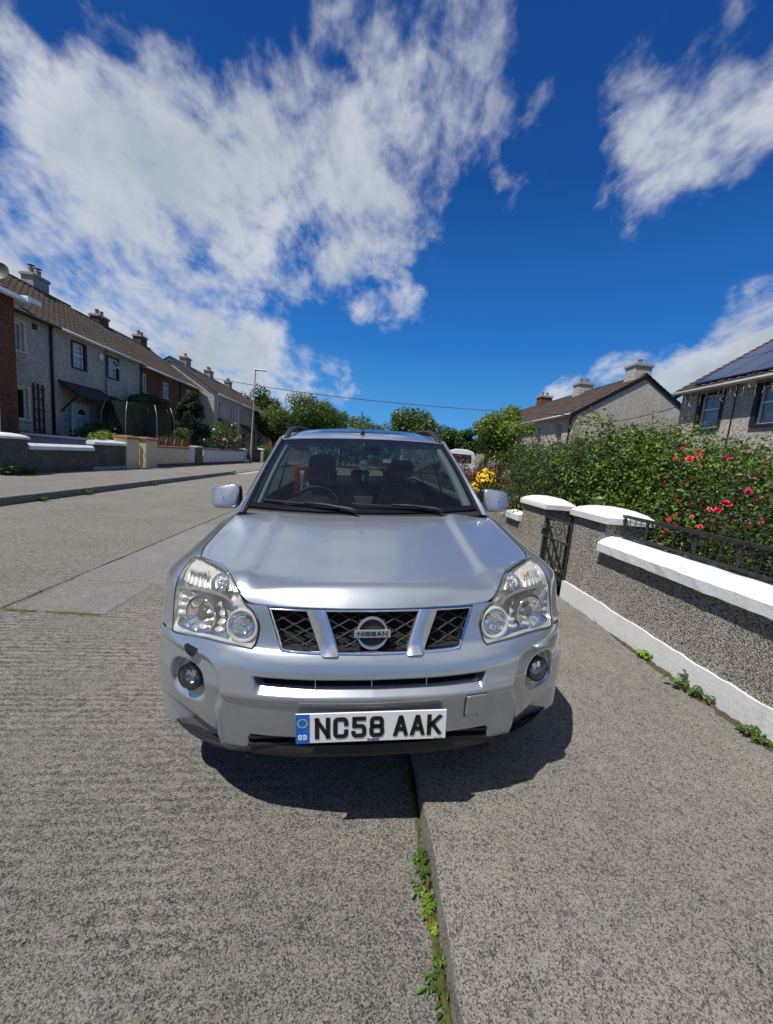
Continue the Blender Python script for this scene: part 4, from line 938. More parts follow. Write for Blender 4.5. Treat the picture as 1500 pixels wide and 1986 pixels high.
# moss and grit in the joints
def strip(x0, y0, x1, y1, w, z, seed, name='moss_strip', mat='moss'):
    r = np.random.default_rng(seed); n = max(8, int(math.hypot(x1-x0, y1-y0)/.035)); d = np.array([x1-x0, y1-y0]); d = d/np.linalg.norm(d); nn = np.array([-d[1], d[0]])
    V = []; Fs = []
    for i in range(n+1):
        q = np.array([x0, y0])+d*i/n*math.hypot(x1-x0, y1-y0); ww = w*(.25+r.random()*1.0)*min(1, .3+min(i, n-i)*.2); j = r.normal()*w*.2
        for a_, h_ in ((-ww, 0), (-ww*.4, .006*r.random()+.004), (ww*.4, .006*r.random()+.004), (ww, 0)): V.append((*(q+nn*(a_+j)), z+h_))
    for i in range(n):
        for k in range(3): Fs.append((4*i+k, 4*i+k+1, 4*i+4+k+1, 4*i+4+k))
    mb = MB(); mb.add(V, Fs); return mb.build(name, mat, None, True)

pt = slab('repair_patch', -2.66, -1.93, 3.05, 3.765, .0035, .02, 'patch_concrete', road, seed=77)
tag(strip(-2.70, 3.035, -2.44, 3.03, .030, .003, 1), 'patch of yellow-green moss at the left end of the road joint', 'moss', 'moss in the road joints')
tag(strip(-2.38, 3.035, -1.95, 3.02, .024, .003, 2), 'longer strip of moss in the road joint beside the repaired patch', 'moss', 'moss in the road joints')
tag(strip(JX+.0, 4.3, JX+.01, 7.6, .018, .001, 3), 'thin moss line along the centre joint of the road', 'moss', 'moss in the road joints')
tag(strip(KX-.022, .55, KX-.018, 1.62, .014, .001, 4), 'mossy dirt line along the foot of the near kerb', 'moss', 'moss in the road joints')

tag(strip(WX-.045, 1.55, WX-.040, 2.95, .040, PAV+.001, 5, 'leaf_litter', 'litter'), 'brown crumbs of leaf litter along the foot of the white plinth', 'leaf litter')
# ------------------------------------------------------------------ WALLS AND HOUSES
def dash(name, light, dark, sc, bump=1.0, bd=.012, stain=0.25, warm=(1.0, .95, .85)):
    m = Mt(name); p = m.world()
    vc = m.n.new('ShaderNodeTexVoronoi'); m.l.new(p, vc.inputs['Vector']); vc.inputs['Scale'].default_value = sc
    sx = m.n.new('ShaderNodeSeparateColor'); m.l.new(vc.outputs['Color'], sx.inputs[0])
    base = m.ramp(sx.outputs[0], [(0.0, dark), (0.35, tuple(a*.45+b*.55 for a, b in zip(light, dark))), (0.75, light), (1.0, tuple(min(1, x*1.35) for x in light))])
    base = m.mix(m.ramp(sx.outputs[1], [(0.6, 0.0), (1.0, 0.5)]), base, tuple(a*b for a, b in zip(light, warm)))
    gap = m.ramp(vc.outputs['Distance'], [(0.35, 1.0), (0.75, 0.45)])
    base = m.mix(0.6, base, gap, 'MULTIPLY')
    st = m.noise(m.mp(p, sc=(1, 1, .35)), 1.6, 6, 0.65)
    base = m.mix(stain*2, base, m.ramp(st, [(0.35, (0.62, 0.60, 0.57)), (0.62, (1.08, 1.07, 1.05))]), 'MULTIPLY')
    m.P(Base_Color=base, Roughness=.95, Specular_IOR_Level=.2)
    h = m.math('SUBTRACT', m.math('MULTIPLY', sx.outputs[2], .5), m.math('MULTIPLY', vc.outputs['Distance'], 1.4))
    m.bump(h, bump, bd); return m
dash('dash_near', (0.58, 0.545, 0.49), (0.08, 0.076, 0.072), 112, 1.0, .008, .28)
dash('dash_dark', (0.20, 0.195, 0.18), (0.06, 0.06, 0.056), 60, 1.0, .012, .35)
dash('dash_grey', (0.60, 0.545, 0.47), (0.38, 0.345, 0.295), 30, .5, .010, .2)
dash('dash_right', (0.62, 0.565, 0.49), (0.40, 0.365, 0.315), 30, .45, .009, .16)
dash('dash_brown', (0.27, 0.125, 0.075), (0.10, 0.05, 0.03), 30, 1.0, .016, .25)
dash('dash_plain', (0.42, 0.41, 0.39), (0.30, 0.295, 0.28), 30, .5, .01, .3)
def painted(name, c, dirt=.35, b=.5):
    m = Mt(name); p = m.world(); n1 = m.noise(p, 3.0, 6, .7); n2 = m.noise(p, 45, 5, .65); n3 = m.noise(m.mp(p, sc=(1, 1, .3)), 9, 5, .7)
    col = m.mix(dirt, c, m.mix(1.0, m.ramp(n1, [(0.35, (.72, .71, .68)), (0.6, (1, 1, 1))]), c, 'MULTIPLY'))
    col = m.mix(m.ramp(n3, [(0.56, 0.0), (0.74, min(1, dirt*1.6))]), col, (c[0]*.50, c[1]*.52, c[2]*.42))
    col = m.mix(m.ramp(m.noise(p, 110, 3, .7), [(0.62, 0.0), (0.72, dirt)]), col, tuple(x*.4 for x in c))
    m.P(Base_Color=col, Roughness=.75); m.bump(m.math('ADD', n2, m.math('MULTIPLY', n1, .6)), b, .008); return m
painted('white_paint', (0.74, 0.75, 0.75), .3); painted('white_old', (0.62, 0.62, 0.60), .6); painted('cream_paint', (0.62, 0.52, 0.33), .25); painted('brown_paint', (0.20, 0.085, 0.05), .4)
painted('grey_render', (0.42, 0.42, 0.44), .3); painted('dark_render', (0.10, 0.075, 0.06), .4); painted('concrete_trim', (0.34, 0.32, 0.29), .5)
flat('upvc', (0.78, 0.79, 0.80), .35, var=.04); flat('cream_surround', (0.60, 0.53, 0.38), .7, var=.1); flat('black_surround', (0.018, 0.018, 0.020), .6, var=.2)
flat('net_curtain', (0.60, 0.62, 0.63), .9, var=.25, vs=6); flat('dark_room', (0.02, 0.02, 0.022), .9); flat('felt', (0.028, 0.028, 0.03), .85, var=.3, vs=6); flat('fascia_dark', (0.05, 0.04, 0.035), .6, var=.2)
flat('terracotta', (0.33, 0.13, 0.07), .85, var=.3, vs=9); flat('pipe_black', (0.015, 0.015, 0.017), .4); flat('wood_dark', (0.045, 0.025, 0.016), .7, var=.3, vs=10)
flat('iron', (0.045, 0.045, 0.048), .5, .3, var=.5, vs=30); flat('rust_iron', (0.20, 0.075, 0.035), .8, var=.4, vs=20); flat('galv', (0.42, 0.43, 0.44), .4, .7, var=.15); flat('pole_grey', (0.34, 0.345, 0.35), .5, .5)
flat('dish_grey', (0.045, 0.047, 0.05), .55, var=.2)
flat('gable_capping', (0.30, 0.20, 0.08), .8, var=.3)
def tiles(name, c):
    m = Mt(name); p = m.local(); n1 = m.noise(p, 2.5, 6, .7); n2 = m.noise(p, 16, 4, .6)
    w = m.wave(p, 1/.33*math.pi/ (2*math.pi)*2*math.pi/6.2832*1.0, 0, 0, 1, 'Y')
    vb = m.voro(m.mp(p, sc=(1.0, 3.0, 3.3)), 1.0, 'Color'); sx = m.n.new('ShaderNodeSeparateColor'); m.l.new(vb, sx.inputs[0])
    col = m.mix(.6, c, m.ramp(sx.outputs[0], [(0.0, tuple(x*.6 for x in c)), (1.0, tuple(x*1.5 for x in c))]))
    col = m.mix(m.ramp(n1, [(0.45, 0.0), (0.75, .6)]), col, (0.14, 0.125, 0.09)); col = m.mix(.5, col, m.ramp(n2, [(0.3, (.75, .75, .75)), (.7, (1.2, 1.2, 1.2))]), 'MULTIPLY')
    m.P(Base_Color=col, Roughness=.9); m.bump(m.math('ADD', n2, m.math('MULTIPLY', sx.outputs[1], .8)), .6, .015)
tiles('tile_brown', (0.068, 0.046, 0.036)); tiles('tile_red', (0.18, 0.085, 0.055))
m = Mt('solar'); p = m.local(); w1 = m.ramp(m.wave(p, 3.1, 0, 0, 1, 'Y'), [(0.965, 0.0), (.985, 1.0)])
m.P(Base_Color=m.mix(w1, (0.008, 0.020, 0.085), (0.03, 0.05, 0.12)), Roughness=.16, Metallic=.2)

def tiled_slope(mb, x_e, z_e, x_r, z_r, y0, y1, pitch=.29, step=.034, col=.33, mi=0):
    """one roof slope with lapped courses and a roll along each tile column, eaves (x_e,z_e) to ridge (x_r,z_r)"""
    Ls = math.hypot(x_r-x_e, z_r-z_e); n = max(3, round(Ls/pitch)); ux, uz = (x_r-x_e)/Ls, (z_r-z_e)/Ls; nx, nz = -uz, ux
    if nz < 0: nx, nz = -nx, -nz
    nc = max(2, round((y1-y0)/col)); w = (y1-y0)/nc
    ysv = [];
    for k in range(nc): ysv += [(y0+k*w, 0.0), (y0+k*w+w*.28, .026), (y0+k*w+w*.55, 0.004)]
    ysv.append((y1, 0.0))
    rows = []
    for i in range(n):
        a, b = i*Ls/n, (i+1)*Ls/n+.0
        for s_, h in ((a, 0.0), (a, step), (b, step*.15)):
            rows.append([(x_e+ux*s_+nx*(h+(r if h > 0 else 0)), yy, z_e+uz*s_+nz*(h+(r if h > 0 else 0))) for yy, r in ysv])
    mb.grid(rows, mi)
def wall_holes(mb, y0, y1, z0, z1, holes, x=0.0, rev=.16, mi=0):
    """front wall plane at x facing +x with rectangular openings (ya, yb, za, zb) and reveals"""
    Y = sorted({y0, y1, *[h[0] for h in holes], *[h[1] for h in holes]}); Z = sorted({z0, z1, *[h[2] for h in holes], *[h[3] for h in holes]})
    for i in range(len(Y)-1):
        for j in range(len(Z)-1):
            cy, cz = (Y[i]+Y[i+1])/2, (Z[j]+Z[j+1])/2
            if any(h[0] < cy < h[1] and h[2] < cz < h[3] for h in holes): continue
            mb.add([(x, Y[i], Z[j]), (x, Y[i+1], Z[j]), (x, Y[i+1], Z[j+1]), (x, Y[i], Z[j+1])], [(0, 1, 2, 3)], mi)
    for a, b, c, d in holes:
        mb.add([(x, a, c), (x, b, c), (x, b, d), (x, a, d), (x-rev, a, c), (x-rev, b, c), (x-rev, b, d), (x-rev, a, d)], [(0, 1, 5, 4), (1, 2, 6, 5), (2, 3, 7, 6), (3, 0, 4, 7)], mi)
def window(parent, a, b, c, d, bars=(1, 1), surround=None, sill=True, open_top=False, curtain='net_curtain', x=0.0, frame='upvc', transom=None):
    w = empty('window'); w.parent = parent
    xi = x-.10; t = .055
    mb = MB().box((xi-.05, a, c), (xi, b, c+t)).box((xi-.05, a, d-t), (xi, b, d)).box((xi-.05, a, c+t), (xi, a+t, d-t)).box((xi-.05, b-t, c+t), (xi, b, d-t))
    if transom: mb.box((xi-.048, a+t, transom-.03), (xi+.006, b-t, transom+.03))
    mb.build('window_frame', frame, w)
    if bars[0] > 1 or bars[1] > 1:
        mb = MB()
        for i in range(1, bars[0]): yy = a+t+(b-a-2*t)*i/bars[0]; mb.box((xi-.03, yy-.013, c+t), (xi-.012, yy+.013, d-t))
        for i in range(1, bars[1]): zz_ = c+t+(d-c-2*t)*i/bars[1]; mb.box((xi-.031, a+t, zz_-.013), (xi-.011, b-t, zz_+.013))
        tag(mb.build('glazing_bars', frame, w), kind='stuff')
    MB().box((xi-.028, a+t*.8, c+t*.8), (xi-.022, b-t*.8, d-t*.8)).build('pane', 'window_glass', w)
    if curtain: MB().grid([[(xi-.075-.012*math.sin(k*1.9), a+(b-a)*k/24, z) for k in range(25)] for z in (c, d)]).build('curtain', curtain, w, True)
    MB().box((xi-.9, a-.2, c-.2), (xi-.3, b+.2, d+.2)).build('room_dark', 'dark_room', w)
    if sill: MB().box((x-.12, a-.09, c-.075), (x+.07, b+.09, c-.005)).build('sill', 'black_surround' if surround == 'black_surround' else ('concrete_trim' if surround is None else surround), w)
    if surround:
        s_ = .13; mb = MB().box((x-.10, a-s_, c-.005), (x+.018, a+.001, d+s_*.6)).box((x-.10, b-.001, c-.005), (x+.018, b+s_, d+s_*.6)).box((x-.10, a+.001, d-.001), (x+.017, b-.001, d+s_*.6))
        mb.build('surround', surround, w)
    if open_top:
        o = MB().box((0, a+.02, -.48), (.04, b-.02, -.43)).box((0, a+.02, -.05), (.04, b-.02, 0)).box((0, a+.02, -.43), (.04, a+.07, -.05)).box((0, b-.07, -.43), (.04, b-.02, -.05)).build('open_sash', frame, w)
        o.location = (x-.08, 0, d-.04); o.rotation_euler = (0, rad(-22), 0)
    return w
def chimney(parent, y, x, z, h, mat, pots=2, w=.95, d=.55, cowl=False, base=1.2):
    """stands across the ridge; pots are its own pieces"""
    c = MB().box((x-w/2, y-d/2, z-base), (x+w/2, y+d/2, z+h)).build('chimney', mat, parent)
    MB().box((x-w/2-.07, y-d/2-.07, z+h), (x+w/2+.07, y+d/2+.07, z+h+.10)).box((x-w/2-.02, y-d/2-.02, z+h+.10), (x+w/2+.02, y+d/2+.02, z+h+.15)).build('chimney_cap', 'concrete_trim', c)
    for k in range(pots):
        px_ = x+(k-(pots-1)/2)*(.42 if w > d else 0); py_ = y+(k-(pots-1)/2)*(0 if w > d else .45)
        MB().lathe([(.13, 0), (.115, .05), (.105, .28), (.125, .30), (.125, .34), (.09, .34), (.09, .05)], (px_, py_, z+h+.14), 'z', 14).build('chimney_pot', 'terracotta', c, True, sharp=40)
        if cowl: MB().lathe([(.001, .50), (.16, .47), (.16, .45), (.001, .45)], (px_, py_, z+h+.13), 'z', 14).lathe([(.02, .30), (.02, .45)], (px_, py_, z+h+.13), 'z', 6).build('pot_cowl', 'dish_grey', c)
    return c
def house(name, label, xf, y0, y1, zb, depth, eave, ridge, side, wall='dash_grey', roof='tile_brown', holes=(), fascia='upvc', over=.32, gables=(False, False), ridge_x=None, group=None, soffit=True, gl=0.02, gr=.02):
    """side +1: front looks towards +X, -1: towards -X. local front plane x=0, local y runs along the street (world y = yc + side*ly)"""
    yc = (y0+y1)/2; hw = (y1-y0)/2
    H = empty(name, (xf, yc, 0), 0 if side > 0 else math.pi, label, 'house', group)
    def ly(y): return (y-yc)*side
    hs_ = [(min(ly(a), ly(b)), max(ly(a), ly(b)), c, d) for a, b, c, d in holes]
    rx = -depth/2 if ridge_x is None else ridge_x
    mb = MB(); wall_holes(mb, -hw, hw, zb, eave, hs_)
    mb.add([(-depth, -hw, zb), (-depth, hw, zb), (-depth, hw, eave), (-depth, -hw, eave)], [(0, 1, 2, 3)])
    for e in (-hw, hw): mb.add([(0, e, zb), (-depth, e, zb), (-depth, e, eave), (rx, e, ridge-.06), (0, e, eave)], [(0, 1, 2, 3, 4)])
    mb.build('wall', wall, H, fix=False)
    ga, gb = (gl, gr) if side > 0 else (gr, gl)
    sl = (ridge-eave)/(-rx); ze = eave-over*sl+.06
    mb = MB(); tiled_slope(mb, over, ze, rx, ridge+.02, -hw-ga, hw+gb)
    mb2 = MB(); tiled_slope(mb2, -depth-over, ze, rx, ridge+.02, -hw-ga, hw+gb); mb.v_ = None
    b0 = len(mb.v); mb.v += mb2.v; mb.f += [tuple(i+b0 for i in f) for f in mb2.f]; mb.mi += mb2.mi
    mb.add([(over, -hw-ga, ze-.03), (rx, -hw-ga, ridge-.05), (-depth-over, -hw-ga, ze-.03), (over, hw+gb, ze-.03), (rx, hw+gb, ridge-.05), (-depth-over, hw+gb, ze-.03)], [(0, 1, 4, 3), (1, 2, 5, 4)])
    R_ = mb.build('roof', roof, H, fix=False)
    n = max(2, round(2*hw/.45))
    mb = MB()
    for k in range(n):
        a = -hw+2*hw*k/n; mb.lathe([(.12, .005), (.125, 2*hw/n-.03)], (rx, a, ridge+.005), 'y', 12)
    tag(mb.build('ridge_tiles', roof, R_, True), kind='stuff')
    if fascia:
        MB().box((.02, -hw, eave-.16), (over-.01, hw, eave-.13)).box((over-.03, -hw, eave-.16), (over, hw, ze-.015)).build('fascia', fascia, R_)
        MB().tube([(over+.06, -hw-.02, ze-.02), (over+.06, hw+.02, ze-.02)], .06, 8).build('gutter', fascia, R_, True)
    for e, flag in ((-hw, gables[0] if side > 0 else gables[1]), (hw, gables[1] if side > 0 else gables[0])):
        if flag:
            q = math.copysign(.05, e)
            for xa, za, xb, zb_ in ((over, ze-.02, rx, ridge-.02), (-depth-over, ze-.02, rx, ridge-.02)):
                mb = MB(); mb.add([(xa, e, za), (xb, e, zb_), (xb, e, zb_-.20), (xa, e, za-.20), (xa, e+q, za), (xb, e+q, zb_), (xb, e+q, zb_-.20), (xa, e+q, za-.20)], [(0, 1, 2, 3), (4, 7, 6, 5), (0, 4, 5, 1), (1, 5, 6, 2), (2, 6, 7, 3), (3, 7, 4, 0)])
                mb.build('barge_board', flag, R_)
    H['_ly'] = 0; del H['_ly']
    return H, ly, R_
def pipe(parent, y, z0, z1, x=.06, r=.042, mat='pipe_black', name='downpipe'):
    MB().tube([(x+.02, y, z1+.0), (x, y, z1-.25), (x, y, z0)], r, 8).build(name, mat, parent, True)

# ---- left terrace (front plane x = -14)
LZ = .45
A_, ly, R_ = house('terraced_house', 'nearest house at left edge, red-brown pebbledash with white gutter', -13.0, 8.5, 15.72, LZ, 7.5, 6.2, 9.0, 1, 'dash_brown', holes=[(11.0, 12.2, 4.4, 5.6)], over=.45, group='left-hand terrace of houses', gr=.0)
window(A_, ly(11.0), ly(12.2), 4.4, 5.6)
MB().box((-.02, ly(14.72), .5), (.10, ly(14.86), 6.0)).build('corner_board', 'upvc', A_)
MB().box((-.5, ly(15.72), 5.98), (.5, ly(16.30), 6.16)).build('box_gutter', 'upvc', R_)
d_ = empty('satellite_dish'); d_.parent = A_
MB().lathe([(.001, .09), (.2, .07), (.36, .0), (.37, -.005), (.36, .02), (.2, .085), (.001, .105)], (0, 0, 0), 'y', 28).build('dish', 'dish_grey', d_, True); MB().tube([(0, .1, 0), (.0, .2, -.35), (0, .2, -.8)], .025, 8).tube([(0, 0, -.3), (0, -.35, -.05)], .012, 6).build('dish_bracket', 'dish_grey', d_)
d_.location = (-1.6, ly(17.0), 7.35); d_.rotation_euler = (rad(-15), 0, rad(12))
B_, ly, R_ = house('terraced_house', 'narrow grey pebbledash house with cream window surrounds and dark trellis', -14.0, 15.74, 18.78, LZ, 8.0, 6.05, 8.75, 1, 'dash_grey', holes=[(16.62, 17.32, 4.45, 5.55), (16.6, 17.4, 1.75, 3.0)], fascia='fascia_dark', group='left-hand terrace of houses')
window(B_, ly(16.62), ly(17.32), 4.45, 5.55, surround='cream_surround'); window(B_, ly(16.6), ly(17.4), 1.75, 3.0, surround='cream_surround', curtain=None)
for k, yy in enumerate((16.05, 17.62)):
    tr_ = empty('trellis'); tr_.parent = B_
    for q in range(3): MB().box((.03, ly(yy)+q*.24, 1.2), (.07, ly(yy)+q*.24+.06, 3.3)).build('trellis_post', 'wood_dark', tr_)
    for q in range(5): MB().box((.072, ly(yy), 1.35+q*.43), (.10, ly(yy)+.54, 1.40+q*.43)).build('trellis_rail', 'wood_dark', tr_)
MB().box((.01, ly(17.75), 5.5), (.05, ly(17.95), 5.72)).build('vent', 'black_surround', B_)
pipe(B_, ly(18.66), .5, 5.95, r=.06)
C_, ly, R_ = house('terraced_house', 'grey pebbledash house with black-edged windows, dark porch canopy and white door', -14.0, 18.80, 25.55, LZ, 8.0, 6.05, 8.75, 1, 'dash_grey', holes=[(20.0, 20.82, 4.5, 5.64), (22.58, 23.40, 4.55, 5.60), (19.35, 21.15, .65, 2.85), (22.5, 24.3, 1.4, 2.7)], group='left-hand terrace of houses')
window(C_, ly(20.0), ly(20.82), 4.5, 5.64, (3, 4), 'black_surround', transom=5.1); window(C_, ly(22.58), ly(23.40), 4.55, 5.60, (3, 4), 'black_surround', transom=5.1, open_top=True); window(C_, ly(22.5), ly(24.3), 1.4, 2.7, (4, 3), 'black_surround')
window(C_, ly(19.35), ly(20.05), .65, 2.85, (2, 4), None, False, frame='upvc')
dr = empty('front_door'); dr.parent = C_
MB().box((-.15, ly(20.06), .65), (-.08, ly(21.15), 2.85)).build('door_leaf', 'upvc', dr, bevel=.01)
mb = MB(); mb.prism([(ly(20.6)+.24*math.cos(t), 2.30+.24*math.sin(t)) for t in np.linspace(0, math.pi, 12)], 'x', -.082, -.07); mb.build('fan_light', 'black_gloss', dr)
for q in (20.30, 20.66): MB().box((-.082, ly(q), 1.35), (-.07, ly(q)+.2, 2.1)).build('door_panel', 'window_glass', dr)
MB().box((-.08, ly(20.45), 1.15), (-.06, ly(20.45)+.28, 1.21)).build('letter_box', 'steel', dr)
cn = empty('porch_canopy'); cn.parent = C_
mb = MB(); mb.add([(0, ly(19.05), 3.72), (0, ly(21.9), 3.72), (.95, ly(22.0), 3.12), (.95, ly(18.95), 3.12), (0, ly(19.05), 3.62), (0, ly(21.9), 3.62), (.95, ly(22.0), 3.02), (.95, ly(18.95), 3.02)], [(0, 1, 2, 3), (7, 6, 5, 4), (0, 3, 7, 4), (1, 5, 6, 2), (3, 2, 6, 7)]); mb.build('canopy_roof', 'felt', cn)
for q in (19.15, 21.7): MB().tube([(.02, ly(q), 2.3), (.25, ly(q), 2.55), (.75, ly(q), 3.05)], .04, 6).build('canopy_bracket', 'wood_dark', cn)
MB().prism([(ly(21.93)+.15*math.cos(t), 5.42+.20*math.sin(t)) for t in np.linspace(0, 2*math.pi, 9)[:-1]], 'x', .0, .10).build('alarm_box', 'upvc', C_, bevel=.02)
pipe(C_, ly(22.3), .5, 5.9, r=.022, name='cable_conduit')
chimney(R_, ly(23.4), -4.2, 8.75, .62, 'dash_plain', 2, .60, 1.05, True)
D_, ly, R_ = house('terraced_house', 'red-brown pebbledash house behind the trampoline bushes', -14.0, 25.57, 31.0, LZ, 8.0, 5.95, 8.65, 1, 'dash_brown', holes=[(25.9, 26.5, 4.3, 5.45), (28.4, 29.35, 4.3, 5.4)], group='left-hand terrace of houses')
window(D_, ly(25.9), ly(26.5), 4.3, 5.45); window(D_, ly(28.4), ly(29.35), 4.3, 5.4, (3, 1), transom=5.0); pipe(D_, ly(30.9), .5, 5.9, r=.06)
chimney(R_, ly(28.5), -4.2, 8.65, .45, 'dash_brown', 2, .6, 1.0)
E_, ly, R_ = house('terraced_house', 'red-brown house at the far end of the first left terrace', -14.0, 31.02, 34.35, LZ, 8.0, 5.95, 8.65, 1, 'dash_brown', holes=[(32.0, 33.0, 4.2, 5.5), (33.5, 34.0, 4.4, 5.4)], group='left-hand terrace of houses')
chimney(R_, ly(33.3), -4.2, 8.65, .6, 'dash_brown', 2, .6, .9)
window(E_, ly(32.0), ly(33.0), 4.2, 5.5, (2, 3)); window(E_, ly(33.5), ly(34.0), 4.4, 5.4)
# skylights / slipped pale tiles on the roof
for (yy, xx) in ((27.0, -1.4), (29.5, -1.6), (32.0, -1.5), (33.6, -1.3)):
    z_ = 5.95+(8.65-5.95)*(-xx/4.0)+.06
    H_ = D_ if yy < 31 else E_; yc_ = H_.location.y
    MB().box((xx-.15, yy-yc_, z_-.08), (xx+.05, yy-yc_+.45, z_+.03)).build('roof_vent', 'concrete_trim', H_)
# second terrace, grey, set on past a gap
labs = ['grey house with sunlit gable end at the start of the second left terrace', 'middle grey house of the second left terrace with pitched porch canopy', 'far end grey house of the second left terrace beside the street lamp']
T2 = [(34.5, 40.9), (40.92, 47.3), (47.32, 53.7)]
for k, (a, b) in enumerate(T2):
    hol = [(a+.9, a+1.8, 4.0, 5.25), (a+4.2, a+5.1, 4.0, 5.25), (a+1.6, a+2.6, .7, 2.7)]
    H_, ly, R_ = house('terraced_house', labs[k], -12.8, a, b, .5, 7.4, 5.8, 8.25, 1, 'dash_right', holes=hol, group='far left terrace of houses', gables=('upvc', False) if k == 0 else (False, False), over=.3, gl=.15 if k == 0 else .02)
    window(H_, ly(hol[0][0]), ly(hol[0][1]), 4.0, 5.25, (1, 2)); window(H_, ly(hol[1][0]), ly(hol[1][1]), 4.0, 5.25, (1, 2))
    MB().box((-.12, ly(hol[2][0]), .7), (-.05, ly(hol[2][1]), 2.7)).build('front_door', 'dark_render', H_)
    cn = empty('porch_canopy'); cn.parent = H_; q0, q1 = ly(a+.9), ly(a+3.4)
    mb = MB(); mb.add([(0, q0, 3.75), (0, q1, 3.75), (1.0, q1, 3.0), (1.0, q0, 3.0), (0, q0, 3.63), (0, q1, 3.63), (1.0, q1, 2.88), (1.0, q0, 2.88)], [(0, 1, 2, 3), (7, 6, 5, 4), (0, 3, 7, 4), (1, 5, 6, 2), (3, 2, 6, 7)]); mb.build('canopy_roof', 'felt', cn)
    for q in (q0+.1, q1-.1): MB().tube([(.02, q, 2.1), (.3, q, 2.5), (.8, q, 3.0)], .045, 6).build('canopy_bracket', 'wood_dark', cn)
    pipe(H_, ly(b-.12), .5, 5.6, r=.05, mat='upvc' if k == 0 else 'pipe_black')
    chimney(R_, ly((37.4, 42.8, 48.7)[k]), -3.7, 8.25, .55, 'dash_plain', 2 if k else 1, .6, .95)
# ---- right-hand side
RZ = .35
F_, ly, R_ = house('terraced_house', 'right-hand grey house with solar panels and icicle lights under the eaves', 12.0, 2.0, 14.2, RZ, 8.0, 4.95, 7.6, -1, 'dash_right', holes=[(12.55, 13.35, 3.45, 4.62), (10.2, 11.3, 3.45, 4.62), (6.0, 7.2, 3.45, 4.62)], over=.34, gr=.25, gables=(False, 'fascia_dark'), fascia='white_old', group='right-hand houses')
for (a, b) in ((12.55, 13.35), (10.2, 11.3), (6.0, 7.2)): window(F_, min(ly(a), ly(b)), max(ly(a), ly(b)), 3.45, 4.62, (1, 1), 'black_surround', transom=4.12, curtain='net_curtain')
for k in range(5):
    # panels on the front slope
    y0p = ly(13.7)+k*1.04; sl = (7.6-4.95)/4.0
    for r_ in range(2):
        xa, xb = .05-r_*1.55, .05-r_*1.55-1.5; za, zb_ = 4.95+sl*(-xa)+.20, 4.95+sl*(-xb)+.20
        mb = MB(); mb.add([(xa, y0p, za), (xa, y0p+1.0, za), (xb, y0p+1.0, zb_), (xb, y0p, zb_), (xa, y0p, za-.04), (xa, y0p+1.0, za-.04), (xb, y0p+1.0, zb_-.04), (xb, y0p, zb_-.04)], [(0, 1, 2, 3), (7, 6, 5, 4), (0, 4, 5, 1), (1, 5, 6, 2), (2, 6, 7, 3), (3, 7, 4, 0)])
        mb.build('solar_panel', 'solar', F_)
pipe(F_, ly(12.0), .5, 4.85, r=.018, name='cable_conduit')
MB().box((.0, ly(11.75), 4.62), (.06, ly(11.45), 4.80)).build('vent', 'upvc', F_)
il = empty('icicle_lights', (11.62, 11.5, 4.72), 0, 'string of white icicle lights hanging under the right-hand eaves', 'string lights')
MB().tube([(0, -2.2+.15*k, .03*math.sin(k*1.3)) for k in range(34)], .006, 5).build('light_string', 'upvc', il)
r = np.random.default_rng(5)
for k in range(22):
    yy = -2.1+k*.21; n = r.integers(2, 6); pts = [(0.0, yy, 0)]
    for q in range(n): pts.append((r.normal()*.02, yy+r.normal()*.03, -.10*(q+1)))
    mb = MB().tube(pts, .0025, 4)
    for q in pts[1:]: mb.lathe([(.001, -.007), (.007, 0), (.001, .007)], q, 'z', 5)
    mb.build('light_strand', 'upvc', il)
labs = ['grey pebbledash house with the big sunlit gable wall behind the hedge', 'second house along the right-hand terrace beyond the gable', 'third house of the right-hand terrace behind the round tree']
for k, (a, b) in enumerate(((21.6, 27.6), (27.62, 33.6), (33.62, 40.0))):
    hol = [(a+1.2, a+2.0, 3.4, 4.55), (a+3.9, a+4.7, 3.4, 4.55)]
    H_, ly, R_ = house('terraced_house', labs[k], 12.0, a, b, .4, 7.7, 5.0, 7.42, -1, 'dash_right', fascia='white_old', holes=hol, over=.3, gables=('fascia_dark', False) if k == 0 else (False, False), gl=.12 if k == 0 else .02, group='right-hand houses')
    for c, d, e, f in hol: window(H_, min(ly(c), ly(d)), max(ly(c), ly(d)), e, f, (1, 2))
    if k == 0:
        pipe(H_, ly(a+.35), .5, 4.9, r=.05)
        mb = MB().tube([(-.05, 0, 0), (.22, 0, 0), (.22, 0, .35)], .02, 6); o = mb.build('cable_bracket', 'iron', H_); o.location = (.0, ly(a-.05), 4.7)
    chimney(R_, ly(a+.75 if k == 0 else a+.4), -3.85, 7.42, .55, 'dash_right' if k < 2 else 'dash_brown', 1 if k == 0 else 2, 1.0, .9)
# far brick bungalow at the end of the street
G_, ly, R_ = house('bungalow', 'low brick house with brown tiled roof at the end of the street', -9.2, 61.5, 72, .4, 7.0, 3.2, 6.0, 1, 'dash_brown', 'tile_red', over=.3)

# ---- wires
def wire(name, label, a, b, sag, r=.012):
    P = [np.array(a)+(np.array(b)-np.array(a))*t-np.array((0, 0, 4*sag*t*(1-t))) for t in np.linspace(0, 1, 24)]
    tag(MB().tube(P, r, 5).build(name, 'pipe_black', None, True), label, 'cable')
wire('overhead_cable', 'thin dark overhead cable crossing the sky above the car', (-15.7, 37.5, 7.55), (11.98, 21.45, 4.79), .5, .024)
wire('service_cable', 'dark service cable drooping across the sunlit gable wall', (12.0, 21.52, 4.3), (12.25, 13.9, 4.55), .25, .016)

